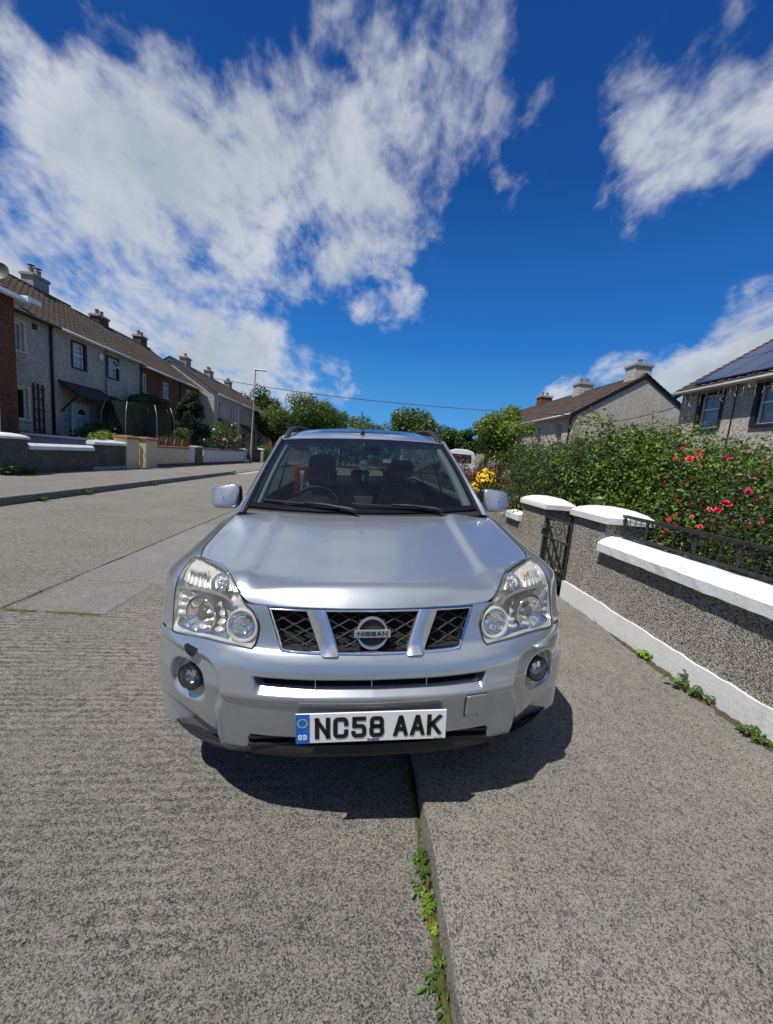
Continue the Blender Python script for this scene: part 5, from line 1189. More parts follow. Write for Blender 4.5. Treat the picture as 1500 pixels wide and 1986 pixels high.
# ---- right garden wall with piers, coping and railing
gw = empty('garden_wall', (WX, .2, PAV), 0, 'pebbledash garden wall with white coping and white plinth, right foreground', 'garden wall')
def boxed(mb, a, b): return mb.box(a, b)
yA, yB = -5.0-.2, 3.33-.2
MB().box((0, yA, -.1), (.22, yB, .66)).build('wall_panel', 'dash_near', gw)
r = np.random.default_rng(3)
prof_c = [(-.055, .655), (-.058, .725), (-.02, .765), (.06, .795), (.16, .795), (.25, .745), (.25, .655)]
rows = []
for y in np.linspace(yA, yB-.02, 90): rows.append([(x+r.normal()*.0022, y, z+r.normal()*.0022) for x, z in prof_c+[prof_c[0]]])
mb = MB().grid(rows); mb.add([rows[-1][i] for i in range(7)], [tuple(range(7))]); mb.build('coping', 'white_paint', gw)
rows = []
for y in np.linspace(yA, 3.86-.2, 150):
    top = .182+.010*math.sin(y*2.3)+r.normal()*.004; rows.append([(x, y, z) for x, z in ((-.014, -.06), (-.016, top*.5), (-.014, top), (.01, top+.004), (.10, top))])
MB().grid(rows).build('plinth', 'white_paint', gw, True, sharp=40)
def pier(label, x0, x1, y0, y1, zt, parent_name='gate_pier', plinth=True, cap='white_paint', body='dash_near', dome=.075, group='gate piers on the right'):
    p = empty(parent_name, ((x0+x1)/2, (y0+y1)/2, PAV), 0, label, 'gate pier', group); hx, hy = (x1-x0)/2, (y1-y0)/2; zt -= PAV
    MB().box((-hx, -hy, -.1), (hx, hy, zt)).build('pier_body', body, p)
    o = .04; G = []
    for sc, z in ((1.0, zt), (1.0, zt+.055), (.97, zt+.065), (.80, zt+.065+dome*.45), (.55, zt+.065+dome*.78), (.28, zt+.065+dome*.95), (.02, zt+.065+dome)):
        n = 8; X, Y = (hx+o)*sc, (hy+o)*sc; ring_ = []
        for (xa, ya), (xb, yb) in (((-X, -Y), (X, -Y)), ((X, -Y), (X, Y)), ((X, Y), (-X, Y)), ((-X, Y), (-X, -Y))):
            for t in range(n): ring_.append((xa+(xb-xa)*t/n, ya+(yb-ya)*t/n, z))
        ring_.append(ring_[0]); G.append(ring_)
    MB().grid(G).build('pier_cap', cap, p, True, sharp=35)
    return p
pier('nearer white-capped gate pier, between the iron gate and the railing', WX+.003, WX+.40, 3.31, 3.83, 1.01)
p2 = pier('farther white-capped gate pier, next to the ivy-covered wall', WX+.003, WX+.30, 4.44, 5.10, .99)
MB().box((-.175, -.345, -.06), (.175, .345, .14)).build('pier_plinth', 'white_paint', p2)
w2 = empty('garden_wall', (WX, 8.5, PAV), 0, 'low pebbledash wall under ivy beyond the gate, beside the car', 'garden wall')
MB().box((0, -3.38, -.1), (.22, 14, .62)).build('wall_panel', 'dash_near', w2)
mb = MB(); mb.prism([(-.05, .62), (-.05, .71), (.10, .74), (.27, .70), (.27, .62)], 'y', -3.36, -2.9); mb.build('coping_end', 'white_paint', w2, bevel=.008)
rl_ = empty('iron_railing', (WX+.115, .2, PAV), 0, 'dark wrought-iron railing with scrolls on top of the white coping', 'railing')
y1r = 3.06; y0r = -5.0; zb_, zt_ = .815, .995
MB().box((-.006, y0r, zb_), (.03, y1r, zb_+.018)).build('bottom_rail', 'iron', rl_)
MB().box((-.008, y0r, zt_-.012), (.032, y1r, zt_+.012)).build('top_rail', 'iron', rl_)
def bar(y, t=.014, y2=None, parent=rl_, nm='bar'): MB().tube([(.012, y, zb_+.015), (.012, (y if y2 is None else y2), zt_-.01)], t/2, 6).build(nm, 'iron', parent)
y = y1r-.015; k = 0
while y > y0r+1:
    # post, mesh panel, post, splayed bars, scroll post, bar, mesh panel ...
    bar(y, .022, nm='post')
    for q in range(1, 4): bar(y-.066*q, .006)
    for q in range(1, 4): MB().tube([(.012, y, zb_+.05*q-.01), (.012, y-.27, zb_+.05*q-.01)], .003, 5).build('mesh_wire', 'iron', rl_)
    bar(y-.27, .022, nm='post')
    bar(y-.40, .010, y-.32); bar(y-.55, .010)
    yc_ = y-.74; bar(yc_, .024, nm='post')
    for s in (-1, 1):
        pts = [(.012, yc_+s*.012, zb_+.09)]+[(.012, yc_+s*(.045+.028*math.cos(a)*(1-a/16)), zt_-.05+.026*math.sin(a)*(1-a/16)) for a in np.linspace(-.8, 5.6, 16)]
        MB().tube(pts, .005, 6).build('scroll', 'iron', rl_, True)
    bar(y-.93, .010)
    y -= 1.06
gt = empty('garden_gate', (WX+.0, 4.135, PAV), 0, 'dark wrought-iron pedestrian gate between the two white-capped piers', 'gate')
ya, yb = -.285, .285
for z, t in ((.16, .016), (.57, .016), (.80, .018)): MB().box((-.008, ya, z-t/2), (.02, yb, z+t/2)).build('gate_rail', 'iron', gt)
for y in (ya, yb): MB().box((-.012, y-.012, .10), (.024, y+.012, .82)).build('gate_stile', 'iron', gt)
for q in range(1, 7): y = ya+(yb-ya)*q/7; MB().tube([(.006, y, .16), (.006, y, .57)], .008, 6).build('gate_bar', 'iron', gt)
for (a, b) in ((.1, .35), (.9, .65)): MB().tube([(.006, ya+(yb-ya)*a, .57), (.006, ya+(yb-ya)*b, .80)], .006, 6).build('gate_brace', 'iron', gt)
MB().tube([(.006, .10*math.cos(t)*(1-t/14), .685+.09*math.sin(t)*(1-t/14)) for t in np.linspace(0, 9, 30)], .006, 6).build('gate_scroll', 'iron', gt, True)
MB().box((-.035, yb-.02, .66), (.0, yb+.06, .72)).build('latch_plate', 'galv', gt)
gd = MB(); gd.add([(WX+.2, -12, .22), (13, -12, .45), (13, 60, .5), (WX+.2, 60, .3)], [(0, 1, 2, 3)]); tag(gd.build('garden_ground_right', 'earth'), kind='structure')
gd = MB(); gd.add([(LWX-.2, -12, .2), (-14.5, -12, .5), (-14.5, 75, .5), (LWX-.2, 75, .2)], [(3, 2, 1, 0)]); tag(gd.build('garden_ground_left', 'earth'), kind='structure')

# ---- left boundary walls
def capped(parent, name, y0, y1, z0, z1, mat, capmat, x0=-.2, x1=0.0, ch=.11, ov=.05):
    MB().box((x0, y0, z0), (x1, y1, z1)).build(name, mat, parent)
    MB().prism([(x0-ov, z1), (x1+ov, z1), (x1+ov, z1+ch*.6), ((x0+x1)/2+.06, z1+ch), ((x0+x1)/2-.06, z1+ch), (x0-ov, z1+ch*.6)], 'y', y0-ov*.0, y1+ov*.0).build('coping', capmat, parent, bevel=.01)
lw = empty('garden_wall', (LWX, 13, .12), 0, 'dark pebbledash wall with stepped white coping across the road', 'garden wall')
capped(lw, 'wall_panel', -1.5, 1.15, -.1, .70, 'dash_dark', 'white_paint', ch=.17); capped(lw, 'wall_panel', 1.15, 2.98, -.1, .92, 'dash_dark', 'white_paint', ch=.15)
MB().box((-.22, 1.1, -.1), (.04, 2.98, .14)).build('wall_footing', 'concrete_trim', lw)
p = pier('white-capped dark pier at the left edge of the picture', LWX-.45, LWX+.06, 10.55, 11.42, 1.10, 'gate_pier', body='dash_dark', dome=.08, group='gate piers on the left')
sw_ = empty('side_wall', (LWX, 15.9, .12), 0, 'grey rendered dividing wall with white coping behind the dark wall', 'garden wall')
for o in (MB().box((-5.0, -.1, -.1), (-.3, .1, 1.02)).build('wall_panel', 'grey_render', sw_), MB().prism([(-.15, 1.02), (.15, 1.02), (.13, 1.10), (-.13, 1.10)], 'x', -5.0, -.3).build('coping', 'white_paint', sw_)): o.parent = sw_
sw_.rotation_euler = (0, 0, 0)
pier('left cream pier with brown cap beside the rusty gate', LWX-.45, LWX+.05, 16.0, 16.85, 1.33, 'gate_pier', cap='brown_paint', body='cream_paint', group='gate piers on the left')
pier('right cream pier with brown cap beside the rusty gate', LWX-.45, LWX+.05, 17.35, 18.3, 1.33, 'gate_pier', cap='brown_paint', body='cream_paint', group='gate piers on the left')
cg = empty('garden_gate', (LWX-.15, 17.1, .12), 0, 'small rusty iron gate between the cream piers', 'gate')
for y in (-.22, .22): MB().tube([(0, y, .05), (0, y, .95)], .018, 6).build('gate_stile', 'rust_iron', cg)
for z in (.12, .5, .93): MB().tube([(0, -.22, z), (0, .22, z)], .014, 6).build('gate_rail', 'rust_iron', cg)
for y in (-.1, 0, .1): MB().tube([(0, y, .12), (0, y, .93)], .009, 6).build('gate_bar', 'rust_iron', cg)
cw = empty('garden_wall', (LWX, 20.3, .12), 0, 'cream painted wall with brown coping and rusty railing across the road', 'garden wall')
capped(cw, 'wall_panel', -2.0, 1.3, -.1, .92, 'cream_paint', 'brown_paint', ch=.10); MB().box((-.2, 1.3, -.1), (.0, 2.1, .98)).build('wall_end', 'white_old', cw)
MB().box((-.19, -2.0, -.1), (.015, 2.1, .16)).build('plinth', 'brown_paint', cw)
rr2 = empty('rusty_railing', (LWX-.1, 20.3, 1.14), 0, 'rusty zigzag iron railing on the cream wall', 'railing')
for z in (.05, .36): MB().tube([(0, -1.95, z), (0, 1.25, z)], .012, 5).build('rail', 'rust_iron', rr2)
for k in range(12):
    y = -1.9+k*.28; MB().tube([(0, y, 0), (0, y, .46)], .010, 5).build('upright', 'rust_iron', rr2)
    MB().tube([(0, y+.05, .05), (0, y+.23, .36)], .008, 5).build('zigzag_bar', 'rust_iron' if k % 3 else 'white_old', rr2)
pier('dark brown pier beyond the cream wall', LWX-.4, LWX+.03, 22.5, 23.4, 1.12, 'gate_pier', cap='concrete_trim', body='dark_render', dome=.04, group='gate piers on the left')
ww = empty('garden_wall', (LWX, 27.6, .12), 0, 'weathered white wall with dark coping and railing, far across the road', 'garden wall')
capped(ww, 'wall_panel', -4.0, 4.0, -.1, .92, 'white_old', 'dark_render', ch=.10); MB().box((-.19, -4.0, -.1), (.012, 4.0, .16)).build('plinth', 'dark_render', ww)
r3 = empty('iron_railing', (LWX-.1, 27.6, 1.14), 0, 'dark scrolled iron railing on the weathered white wall', 'railing')
for z in (.03, .34): MB().tube([(0, -3.9, z), (0, 3.9, z)], .012, 5).build('rail', 'iron', r3)
for k in range(26): MB().tube([(0, -3.85+k*.31+.12*math.cos(t), .18+.12*math.sin(t)) for t in np.linspace(0, 6.3, 10)], .009, 4).build('ring', 'iron', r3)
pier('white-capped pier by the foot of the street lamp', LWX-.4, LWX+.03, 31.7, 32.2, 1.15, 'gate_pier', body='grey_render', dome=.06, group='gate piers on the left')
pier('far white pier beside the brown gate', LWX-.4, LWX+.03, 37.2, 37.8, 1.25, 'gate_pier', body='white_old', dome=.06, group='gate piers on the left')
bg2 = empty('driveway_gate', (LWX-.1, 35.6, .12), 0, 'dark brown boarded gate far down the left side', 'gate')
for k in range(8): MB().box((-.03, -1.5+k*.37, .05), (.03, -1.5+k*.37+.36, 1.15)).build('board', 'wood_dark', bg2)
for z in (.25, .95): MB().box((.03, -1.5, z), (.06, 1.46, z+.1)).build('gate_rail', 'wood_dark', bg2)
# ---- street lamp
lp = empty('street_lamp', (LWX+.22, 32.6, .12), rad(0), 'tall thin galvanised street lamp beside the far left terrace', 'street lamp')
MB().tube([(0, 0, 0), (0, 0, 1.3), (0, 0, 1.35), (.0, 0, 7.2), (.02, 0, 7.45)], [.085, .085, .055, .045, .04], 10).build('lamp_post', 'galv', lp, True)
MB().box((-.1, -.10, 7.42), (.85, .10, 7.52)).build('lamp_head', 'galv', lp, bevel=.03)
lp.rotation_euler = (0, rad(1.2), 0)
# ---- trampoline with safety net
tp = empty('trampoline', (-11.9, 21.6, .4), 0, 'trampoline with dark safety net and bent grey poles in the left garden', 'trampoline')
m = Mt('net'); m.n.remove(m.b); t1 = m.n.new('ShaderNodeBsdfTransparent'); t2 = m.n.new('ShaderNodeBsdfDiffuse'); t2.inputs[0].default_value = (.03, .038, .034, 1); mx = m.n.new('ShaderNodeMixShader'); mx.inputs[0].default_value = .62; m.l.new(t1.outputs[0], mx.inputs[1]); m.l.new(t2.outputs[0], mx.inputs[2]); m.l.new(mx.outputs[0], m.out.inputs[0])
MB().lathe([(1.55, 1.0), (1.52, 2.62), (1.50, 2.70)], (0, 0, 0), 'z', 40).build('safety_net', 'net', tp, True)
MB().lathe([(1.65, .86), (1.65, .96), (1.45, .98), (.001, .94)], (0, 0, 0), 'z', 40).build('mat', 'black_plastic', tp, True)
for k in range(8):
    a = k*math.pi/4+.2; c, s = math.cos(a), math.sin(a)
    MB().tube([(1.72*c, 1.72*s, .0), (1.74*c, 1.74*s, 1.6), (1.70*c, 1.70*s, 2.2), (1.52*c, 1.52*s, 2.72)], .016, 6).build('net_pole', 'pole_grey', tp, True)
# ---- swing frame beyond the conifer
sf = empty('swing_frame', (-10.9, 30.6, .3), rad(80), 'white metal swing frame beside the far rose bush', 'swing frame')
MB().tube([(-1.6, 0, 2.0), (1.8, 0, 2.0)], .03, 6).build('top_bar', 'upvc', sf)
for x in (-1.6, 1.8):
    for y in (-.6, .6): MB().tube([(x, 0, 2.0), (x*1.08, y, 0)], .028, 6).build('leg', 'upvc', sf)
# ---- touring caravan behind the flower bed
cv = empty('caravan', (7.35, 28.0, .25), rad(-8), 'white touring caravan roof showing behind the pink bushes', 'caravan')
pr = [(-1.05, .5), (1.05, .5), (1.12, 1.2), (1.06, 1.9), (.85, 2.22), (.45, 2.36), (-.45, 2.36), (-.85, 2.22), (-1.06, 1.9), (-1.12, 1.2)]
MB().prism(pr, 'y', 0, 4.5).build('caravan_body', 'upvc', cv, bevel=.05)
MB().prism([(-.75, 1.45), (.75, 1.45), (.68, 1.95), (-.68, 1.95)], 'y', -.03, .01).build('front_window', 'window_glass', cv)
MB().prism([(-.80, 1.40), (.80, 1.40), (.73, 2.0), (-.73, 2.0)], 'y', -.02, .005).build('window_frame', 'black_plastic', cv)
MB().box((-1.145, .8, 1.3), (-1.10, 2.2, 1.9)).build('side_window', 'window_glass', cv)
for s in (-1, 1): MB().lathe([(.30, -.08), (.32, 0), (.30, .08), (.001, .08)], (s*1.0, 2.2, .33), 'x', 20).build('wheel', 'rubber', cv)
MB().tube([(0, 0, .5), (0, -1.1, .45)], .05, 6).build('drawbar', 'galv', cv)
# ------------------------------------------------------------------ VEGETATION
def leaf_mat(name, c, var=.40, rough=.38, trans=.35):
    m = Mt(name); p = m.world(); n1 = m.noise(p, 2.2, 4, .6); n2 = m.voro(p, 14, 'Color'); sx = m.n.new('ShaderNodeSeparateColor'); m.l.new(n2, sx.inputs[0])
    lo = tuple(x*(1-var) for x in c); hi = tuple(x*(1+var) for x in c)
    col = m.ramp(m.math('ADD', m.math('MULTIPLY', n1, .55), m.math('MULTIPLY', sx.outputs[0], .45)), [(0.3, lo), (0.7, hi)])
    m.P(Base_Color=col, Roughness=rough, Specular_IOR_Level=.35)
    t = m.n.new('ShaderNodeBsdfTranslucent'); m.l.new(m.mix(.5, col, (c[0]*1.7, c[1]*1.5, c[2]*.5)), t.inputs[0]); mx = m.n.new('ShaderNodeMixShader'); mx.inputs[0].default_value = trans
    m.l.new(m.b.outputs[0], mx.inputs[1]); m.l.new(t.outputs[0], mx.inputs[2]); m.l.new(mx.outputs[0], m.out.inputs[0])
leaf_mat('leaf_dark', (0.030, 0.060, 0.020)); leaf_mat('leaf_mid', (0.07, 0.125, 0.03)); leaf_mat('leaf_light', (0.14, 0.215, 0.04)); leaf_mat('leaf_lime', (0.22, 0.31, 0.045)); leaf_mat('leaf_olive', (0.075, 0.095, 0.035))
leaf_mat('leaf_conifer', (0.018, 0.035, 0.018), rough=.6, trans=.15); leaf_mat('leaf_red', (0.10, 0.035, 0.022)); leaf_mat('weed_green', (0.09, 0.17, 0.03), rough=.4); leaf_mat('weed_lime', (0.20, 0.32, 0.03), rough=.5)
flat('rose_red', (0.62, 0.02, 0.035), .6, var=.3, vs=40); flat('rose_pink', (0.60, 0.09, 0.16), .6, var=.3, vs=40); flat('flower_yellow', (0.80, 0.52, 0.01), .6, var=.2, vs=30); flat('flower_white', (0.75, 0.73, 0.60), .7, var=.2, vs=30); flat('flower_pinkish', (0.30, 0.035, 0.06), .7, var=.4, vs=20); flat('rose_peach', (0.80, 0.35, 0.28), .6, var=.2, vs=30)
flat('bark', (0.09, 0.07, 0.05), .9, var=.4, vs=12); flat('twig', (0.07, 0.05, 0.03), .9, var=.3, vs=12)
def leaf_mesh(name, P, Nn, size, mats, w, seed, aspect=.55, fold=.25, jitter=.55, sizevar=.4, scale=None):
    r = np.random.default_rng(seed); n = len(P); P = np.asarray(P); Nn = np.asarray(Nn)
    Nn = Nn+r.normal(size=(n, 3))*jitter; Nn /= np.linalg.norm(Nn, axis=1)[:, None]+1e-9
    T = r.normal(size=(n, 3)); T[:, 2] -= .35; T -= Nn*np.sum(T*Nn, 1)[:, None]; T /= np.linalg.norm(T, axis=1)[:, None]+1e-9; B = np.cross(Nn, T)
    s = (size*(1+r.normal(size=n)*sizevar)).clip(size*.3, size*2.2)[:, None]
    if scale is not None: s = s*np.asarray(scale)[:, None]
    V = np.empty((n, 4, 3)); V[:, 0] = P-T*s*.5; V[:, 1] = P-T*s*.05+B*s*aspect*.5+Nn*s*fold*.5; V[:, 2] = P+T*s*.5-Nn*s*.10; V[:, 3] = P-T*s*.05-B*s*aspect*.5+Nn*s*fold*.5
    me = bpy.data.meshes.new(name); me.vertices.add(n*4); me.vertices.foreach_set('co', V.reshape(-1))
    idx = np.arange(n)[:, None]*4+np.array([[0, 1, 2, 0, 2, 3]]); me.loops.add(n*6); me.loops.foreach_set('vertex_index', idx.reshape(-1).astype(np.int32))
    me.polygons.add(n*2); me.polygons.foreach_set('loop_start', np.arange(0, n*6, 3, dtype=np.int32)); me.polygons.foreach_set('loop_total', np.full(n*2, 3, np.int32))
    for m_ in mats: me.materials.append(MATS[m_])
    mi = r.choice(len(mats), n, p=np.array(w)/sum(w)); me.polygons.foreach_set('material_index', np.repeat(mi, 2).astype(np.int32)); me.update(); me.validate(); return me
def blob_points(C, R, n, r, shell=.55, squash=(1, 1, 1)):
    """n points in lumpy ellipsoids with centres C and radii R"""
    C = np.asarray(C); R = np.asarray(R); k = r.choice(len(C), n, p=R**2/np.sum(R**2)); d = r.normal(size=(n, 3)); d /= np.linalg.norm(d, axis=1)[:, None]
    rad_ = shell+(1-shell)*r.random(n)**.7; rad_ *= 1+.12*np.sin(d[:, 0]*7+k)*np.cos(d[:, 1]*6)
    P = C[k]+d*(R[k]*rad_)[:, None]*np.array(squash); Nn = d+np.array((0, 0, .45)); return P, Nn
def tree(label, loc, height, crown_r, crown_z, trunk_h, nblob, nleaf, leaf, mats, w, seed, group=None, name='tree', sq=(1, 1, .8), blob=(.22, .38), trunk_r=.14, cat='tree', flowers=None, shell=.35):
    r = np.random.default_rng(seed); t = empty(name, loc, 0, label, cat, group)
    top = trunk_h; mb = MB(); mb.tube([(0, 0, -.2), (.03, .02, top*.5), (-.02, .04, top), (.0, .0, crown_z)], [trunk_r*1.25, trunk_r, trunk_r*.8, trunk_r*.35], 10)
    C = []; R = []
    for i in range(nblob):
        d = r.normal(size=3); d /= np.linalg.norm(d); q = (.35+.65*r.random()**.6); c = np.array((0, 0, crown_z))+d*np.array(sq)*crown_r*q*.80
        C.append(c); R.append(crown_r*r.uniform(*blob))
        if i % 2 == 0: mb.tube([(0, 0, top*r.uniform(.6, 1)), tuple(c*np.array((.45, .45, 1))-np.array((0, 0, crown_r*.12))), tuple(c)], [trunk_r*.4, trunk_r*.22, trunk_r*.06], 6)
    mb.build('trunk', 'bark', t, True)
    P, Nn = blob_points(C, R, nleaf, r, shell); me = leaf_mesh('crown', P, Nn, leaf, mats, w, seed+1); tag(obj('crown', me, None, t), kind='stuff')
    if flowers:
        fm, fn, fs = flowers; P, Nn = blob_points(C, R, fn, r, .93); k = P[:, 2] > crown_z-crown_r*.5; me = leaf_mesh('blossom', P[k], Nn[k]*4, fs, [fm], [1], seed+2, aspect=1.0, fold=.1, jitter=.4); tag(obj('blossom', me, None, t), kind='stuff')
    return t
def bush(label, loc, blobs, nleaf, leaf, mats, w, seed, cat='bush', group=None, name='bush', shell=.55, stems=8, flowers=None, aspect=.55, sprigs=0):
    r = np.random.default_rng(seed); t = empty(name, loc, 0, label, cat, group); C = [b[:3] for b in blobs]; R = [b[3] for b in blobs]
    mb = MB()
    for k in range(stems):
        c = np.array(C[r.integers(len(C))])+r.normal(size=3)*.1; b = np.array((c[0]*.75+r.normal()*.08, c[1]*.95+r.normal()*.08, 0)); mb.tube([b, (b+c)/2+r.normal(size=3)*.06, c], [.018, .012, .005], 5)
    mb.build('stems', 'twig', t)
    P, Nn = blob_points(C, R, nleaf, r, shell); k = P[:, 2] > .02; q1 = k & (r.random(len(P)) < .94); q2 = k & ~q1
    me = leaf_mesh('foliage', np.concatenate([P[q1], P[q2]]), np.concatenate([Nn[q1], Nn[q2]]), leaf, mats, w, seed+1, aspect, scale=np.concatenate([np.full(q1.sum(), .86), np.full(q2.sum(), 1.45)]))
    tag(obj('foliage', me, None, t), kind='stuff')
    if sprigs:
        zs_ = np.array([c[2]+rr_*.8 for c, rr_ in zip(C, R)]); top = np.argsort(zs_)[-max(6, len(C)//2):]; SP = []; SN = []; mb = MB()
        for i in range(sprigs):
            c = np.array(C[top[r.integers(len(top))]]); b = c+np.array((r.normal()*R[0]*.5, r.normal()*R[0]*.5, R[0]*.55)); ln = r.uniform(.12, .34); d_ = np.array((r.normal()*.45, r.normal()*.45, 1.0)); d_ /= np.linalg.norm(d_); e = b+d_*ln
            mb.tube([b, (b+e)/2, e], [.004, .003, .0015], 4)
            for q in np.linspace(.1, 1, int(ln/.03)): SP.append(b+(e-b)*q+r.normal(size=3)*.022); SN.append(r.normal(size=3)*.6+np.array((0, 0, .6)))
        tag(mb.build('shoot_stems', 'twig', t), kind='stuff'); tag(obj('shoots', leaf_mesh('shoots', SP, SN, leaf*.95, mats, w[::1], seed+5, aspect), None, t), kind='stuff')
    if flowers:
        for fm, fn, fs, pred in flowers:
            P, Nn = blob_points(C, R, fn, r, .97); k = pred(P) & (P[:, 2] > .1); tag(obj('flowers', leaf_mesh('flowers', P[k], Nn[k]*3, fs, [fm], [1], seed+2, 1.0, .15, .6), None, t), kind='stuff')
    return t
_rose = {}
def rose_mesh(mat, size):
    key = (mat, round(size, 3))
    if key in _rose: return _rose[key]
    mb = MB(); r = np.random.default_rng(9)
    for ring_, (n, rr, tilt, h) in enumerate(((5, 1.0, .35, 0), (5, .72, .8, .15), (4, .42, 1.15, .25))):
        for k in range(n):
            a = 2*math.pi*k/n+ring_*.6+r.normal()*.1; c, s = math.cos(a), math.sin(a); w = .52*rr
            def pt(u, v): # u outwards, v sideways
                x = rr*u*math.cos(tilt); z = h+rr*u*math.sin(tilt)-.18*rr*u*u; return ((x*c-v*s)*size, (x*s+v*c)*size, z*size)
            mb.add([pt(.08, 0), pt(.55, w), pt(1.0, w*.55), pt(1.08, 0), pt(1.0, -w*.55), pt(.55, -w)], [(0, 1, 2, 3), (0, 3, 4, 5)])
    me = mesh('rose', mb.v, mb.f); me.materials.append(MATS[mat]); _rose[key] = me; return me
def rose_at(parent, p, size, mat, r):
    o = bpy.data.objects.new('rose', rose_mesh(mat, size)); COL.objects.link(o); o.parent = parent; o.location = p; o.rotation_euler = (r.normal()*.5, -.6+r.normal()*.5, r.random()*6); return o
G2 = 'shrubs behind the right-hand wall'
r = np.random.default_rng(21)
def run(x0, x1, y0, y1, z0, zt, n, rr, seed, slope=0.0):
    q = np.random.default_rng(seed); out = []
    for i in range(n):
        y = q.uniform(y0, y1); x = q.uniform(max(x0, slope*y+rr*.55), x1); h = zt*(.94+.10*math.sin(y*1.7)+.07*math.sin(y*4.3+x*2)+.05*q.normal()); z = z0+(h-z0)*q.random()**.6-rr*.7; out.append((x, y, max(z, .12), rr*q.uniform(.7, 1.25)))
    return out
# rose bush in the right foreground
rb = bush('dense dark rose bush with scattered red roses, behind the railing', (3.3, 2.2, .25), [(b[0]-3.3, b[1]-2.2, b[2]-.25, b[3]) for b in run(2.78, 4.2, .2, 3.55, .3, 1.86, 64, .38, 1)], 64000, .032, ['leaf_dark', 'leaf_mid', 'leaf_light', 'leaf_red'], [.50, .32, .13, .05], 31, 'rose bush', G2, stems=30, sprigs=9)
for (x, y, z, s_, m_) in ((3.0, 3.26, 1.72, .042, 'rose_red'), (3.0, 3.34, 1.66, .036, 'rose_red'), (2.98, 3.40, 1.62, .032, 'rose_pink'), (3.0, 2.98, 1.66, .040, 'rose_pink'), (2.98, 2.74, 1.41, .040, 'rose_pink'), (2.96, 2.60, 1.37, .036, 'rose_pink'), (2.92, 2.83, 1.30, .044, 'rose_red'), (2.90, 2.86, 1.25, .036, 'rose_red'), (2.92, 3.00, 1.17, .030, 'rose_pink'), (2.9, 3.24, 1.05, .032, 'rose_pink'), (2.9, 3.20, 1.15, .034, 'rose_pink'), (3.02, 3.55, 1.50, .028, 'rose_red'), (3.0, 3.12, 1.30, .026, 'rose_red'), (2.95, 2.90, 1.12, .026, 'rose_pink'), (2.98, 2.66, 1.62, .026, 'rose_red')):
    rose_at(rb, (x-3.3, y-2.2, z-.25), s_, m_, r)
for k in range(48):
    y_ = r.uniform(1.9, 3.3); rose_at(rb, (r.uniform(2.60, 2.80)-3.3, y_-2.2, r.uniform(.98, 1.74)-.25), r.uniform(.014, .026), ('rose_red', 'rose_pink')[k % 2], r)
bush('bright light-green leafy shrub between the gate and the rose bush', (3.3, 4.3, .25), [(b[0]-3.3, b[1]-4.3, b[2]-.25, b[3]) for b in run(2.75, 4.0, 3.5, 5.0, .3, 2.02, 34, .38, 2)], 32000, .042, ['leaf_mid', 'leaf_light', 'leaf_lime', 'leaf_dark'], [.30, .38, .18, .14], 33, 'shrub', G2, stems=20, sprigs=9)
bush('dark ivy and bramble hedge with small pale blossom behind the far gate pier', (3.3, 6.6, .25), [(b[0]-3.3, b[1]-6.6, b[2]-.25, b[3]) for b in run(2.45, 4.4, 4.8, 8.2, .3, 2.16, 76, .40, 3, .39)], 76000, .037, ['leaf_dark', 'leaf_mid', 'leaf_olive', 'leaf_light'], [.42, .33, .15, .10], 35, 'hedge', G2, name='hedge', stems=40, sprigs=9, flowers=[('flower_white', 170, .028, lambda P: P[:, 2] > 1.0)])
bush('shrub with crimson-pink flower heads beside the car roof', (3.3, 10.4, .25), [(b[0]-3.3, b[1]-10.4, b[2]-.25, b[3]) for b in run(2.7, 4.4, 9.2, 11.9, .3, 1.78, 36, .36, 4)], 18000, .042, ['leaf_red', 'leaf_dark', 'leaf_mid'], [.4, .35, .25], 37, 'shrub', G2, flowers=[('flower_pinkish', 1300, .05, lambda P: (P[:, 2] > .7))])
bush('clump of bright yellow flowers beside the door mirror', (2.95, 8.75, .25), [(-.05, -.1, .92, .22), (.05, .15, .88, .20), (.1, .35, .82, .18), (-.1, .1, .6, .26)], 2500, .04, ['leaf_mid', 'leaf_dark'], [.5, .5], 39, 'flowers', None, name='flower_clump', flowers=[('flower_yellow', 1500, .055, lambda P: P[:, 2] > .62)])
bush('thorny olive-brown shrub between yellow flowers and hedge', (2.8, 8.0, .25), [(b[0]-2.8, b[1]-8.0, b[2]-.25, b[3]) for b in run(2.45, 3.3, 6.6, 8.4, .2, .95, 22, .24, 6)], 8000, .035, ['leaf_olive', 'leaf_dark', 'leaf_red'], [.5, .3, .2], 41, 'shrub', G2)
bush('yellow-flecked shrub below the right-hand terrace', (5.2, 11.0, .3), [(b[0]-5.2, b[1]-11, b[2]-.3, b[3]) for b in run(4.4, 6.4, 9.0, 13.0, .4, 2.35, 30, .42, 7)], 12000, .06, ['leaf_mid', 'leaf_light', 'leaf_olive'], [.4, .3, .3], 43, 'shrub', G2, flowers=[('flower_yellow', 260, .05, lambda P: P[:, 2] > 1.4)])
bush('tall loose green shrub rising at the right edge below the house', (4.9, 3.2, .3), [(b[0]-4.9, b[1]-3.2, b[2]-.3, b[3]) for b in run(4.2, 6.0, 2.0, 5.4, .4, 2.08, 40, .36, 8)], 24000, .042, ['leaf_mid', 'leaf_light', 'leaf_dark'], [.45, .25, .3], 45, 'shrub', G2, sprigs=9)
bush('leafy green shrub behind the hedge in front of the gable', (5.0, 7.4, .3), [(b[0]-5, b[1]-7.4, b[2]-.3, b[3]) for b in run(4.3, 6.2, 5.4, 9.4, .4, 2.22, 44, .38, 9)], 24000, .046, ['leaf_mid', 'leaf_light', 'leaf_dark', 'leaf_lime'], [.4, .3, .2, .1], 47, 'shrub', G2, sprigs=9)
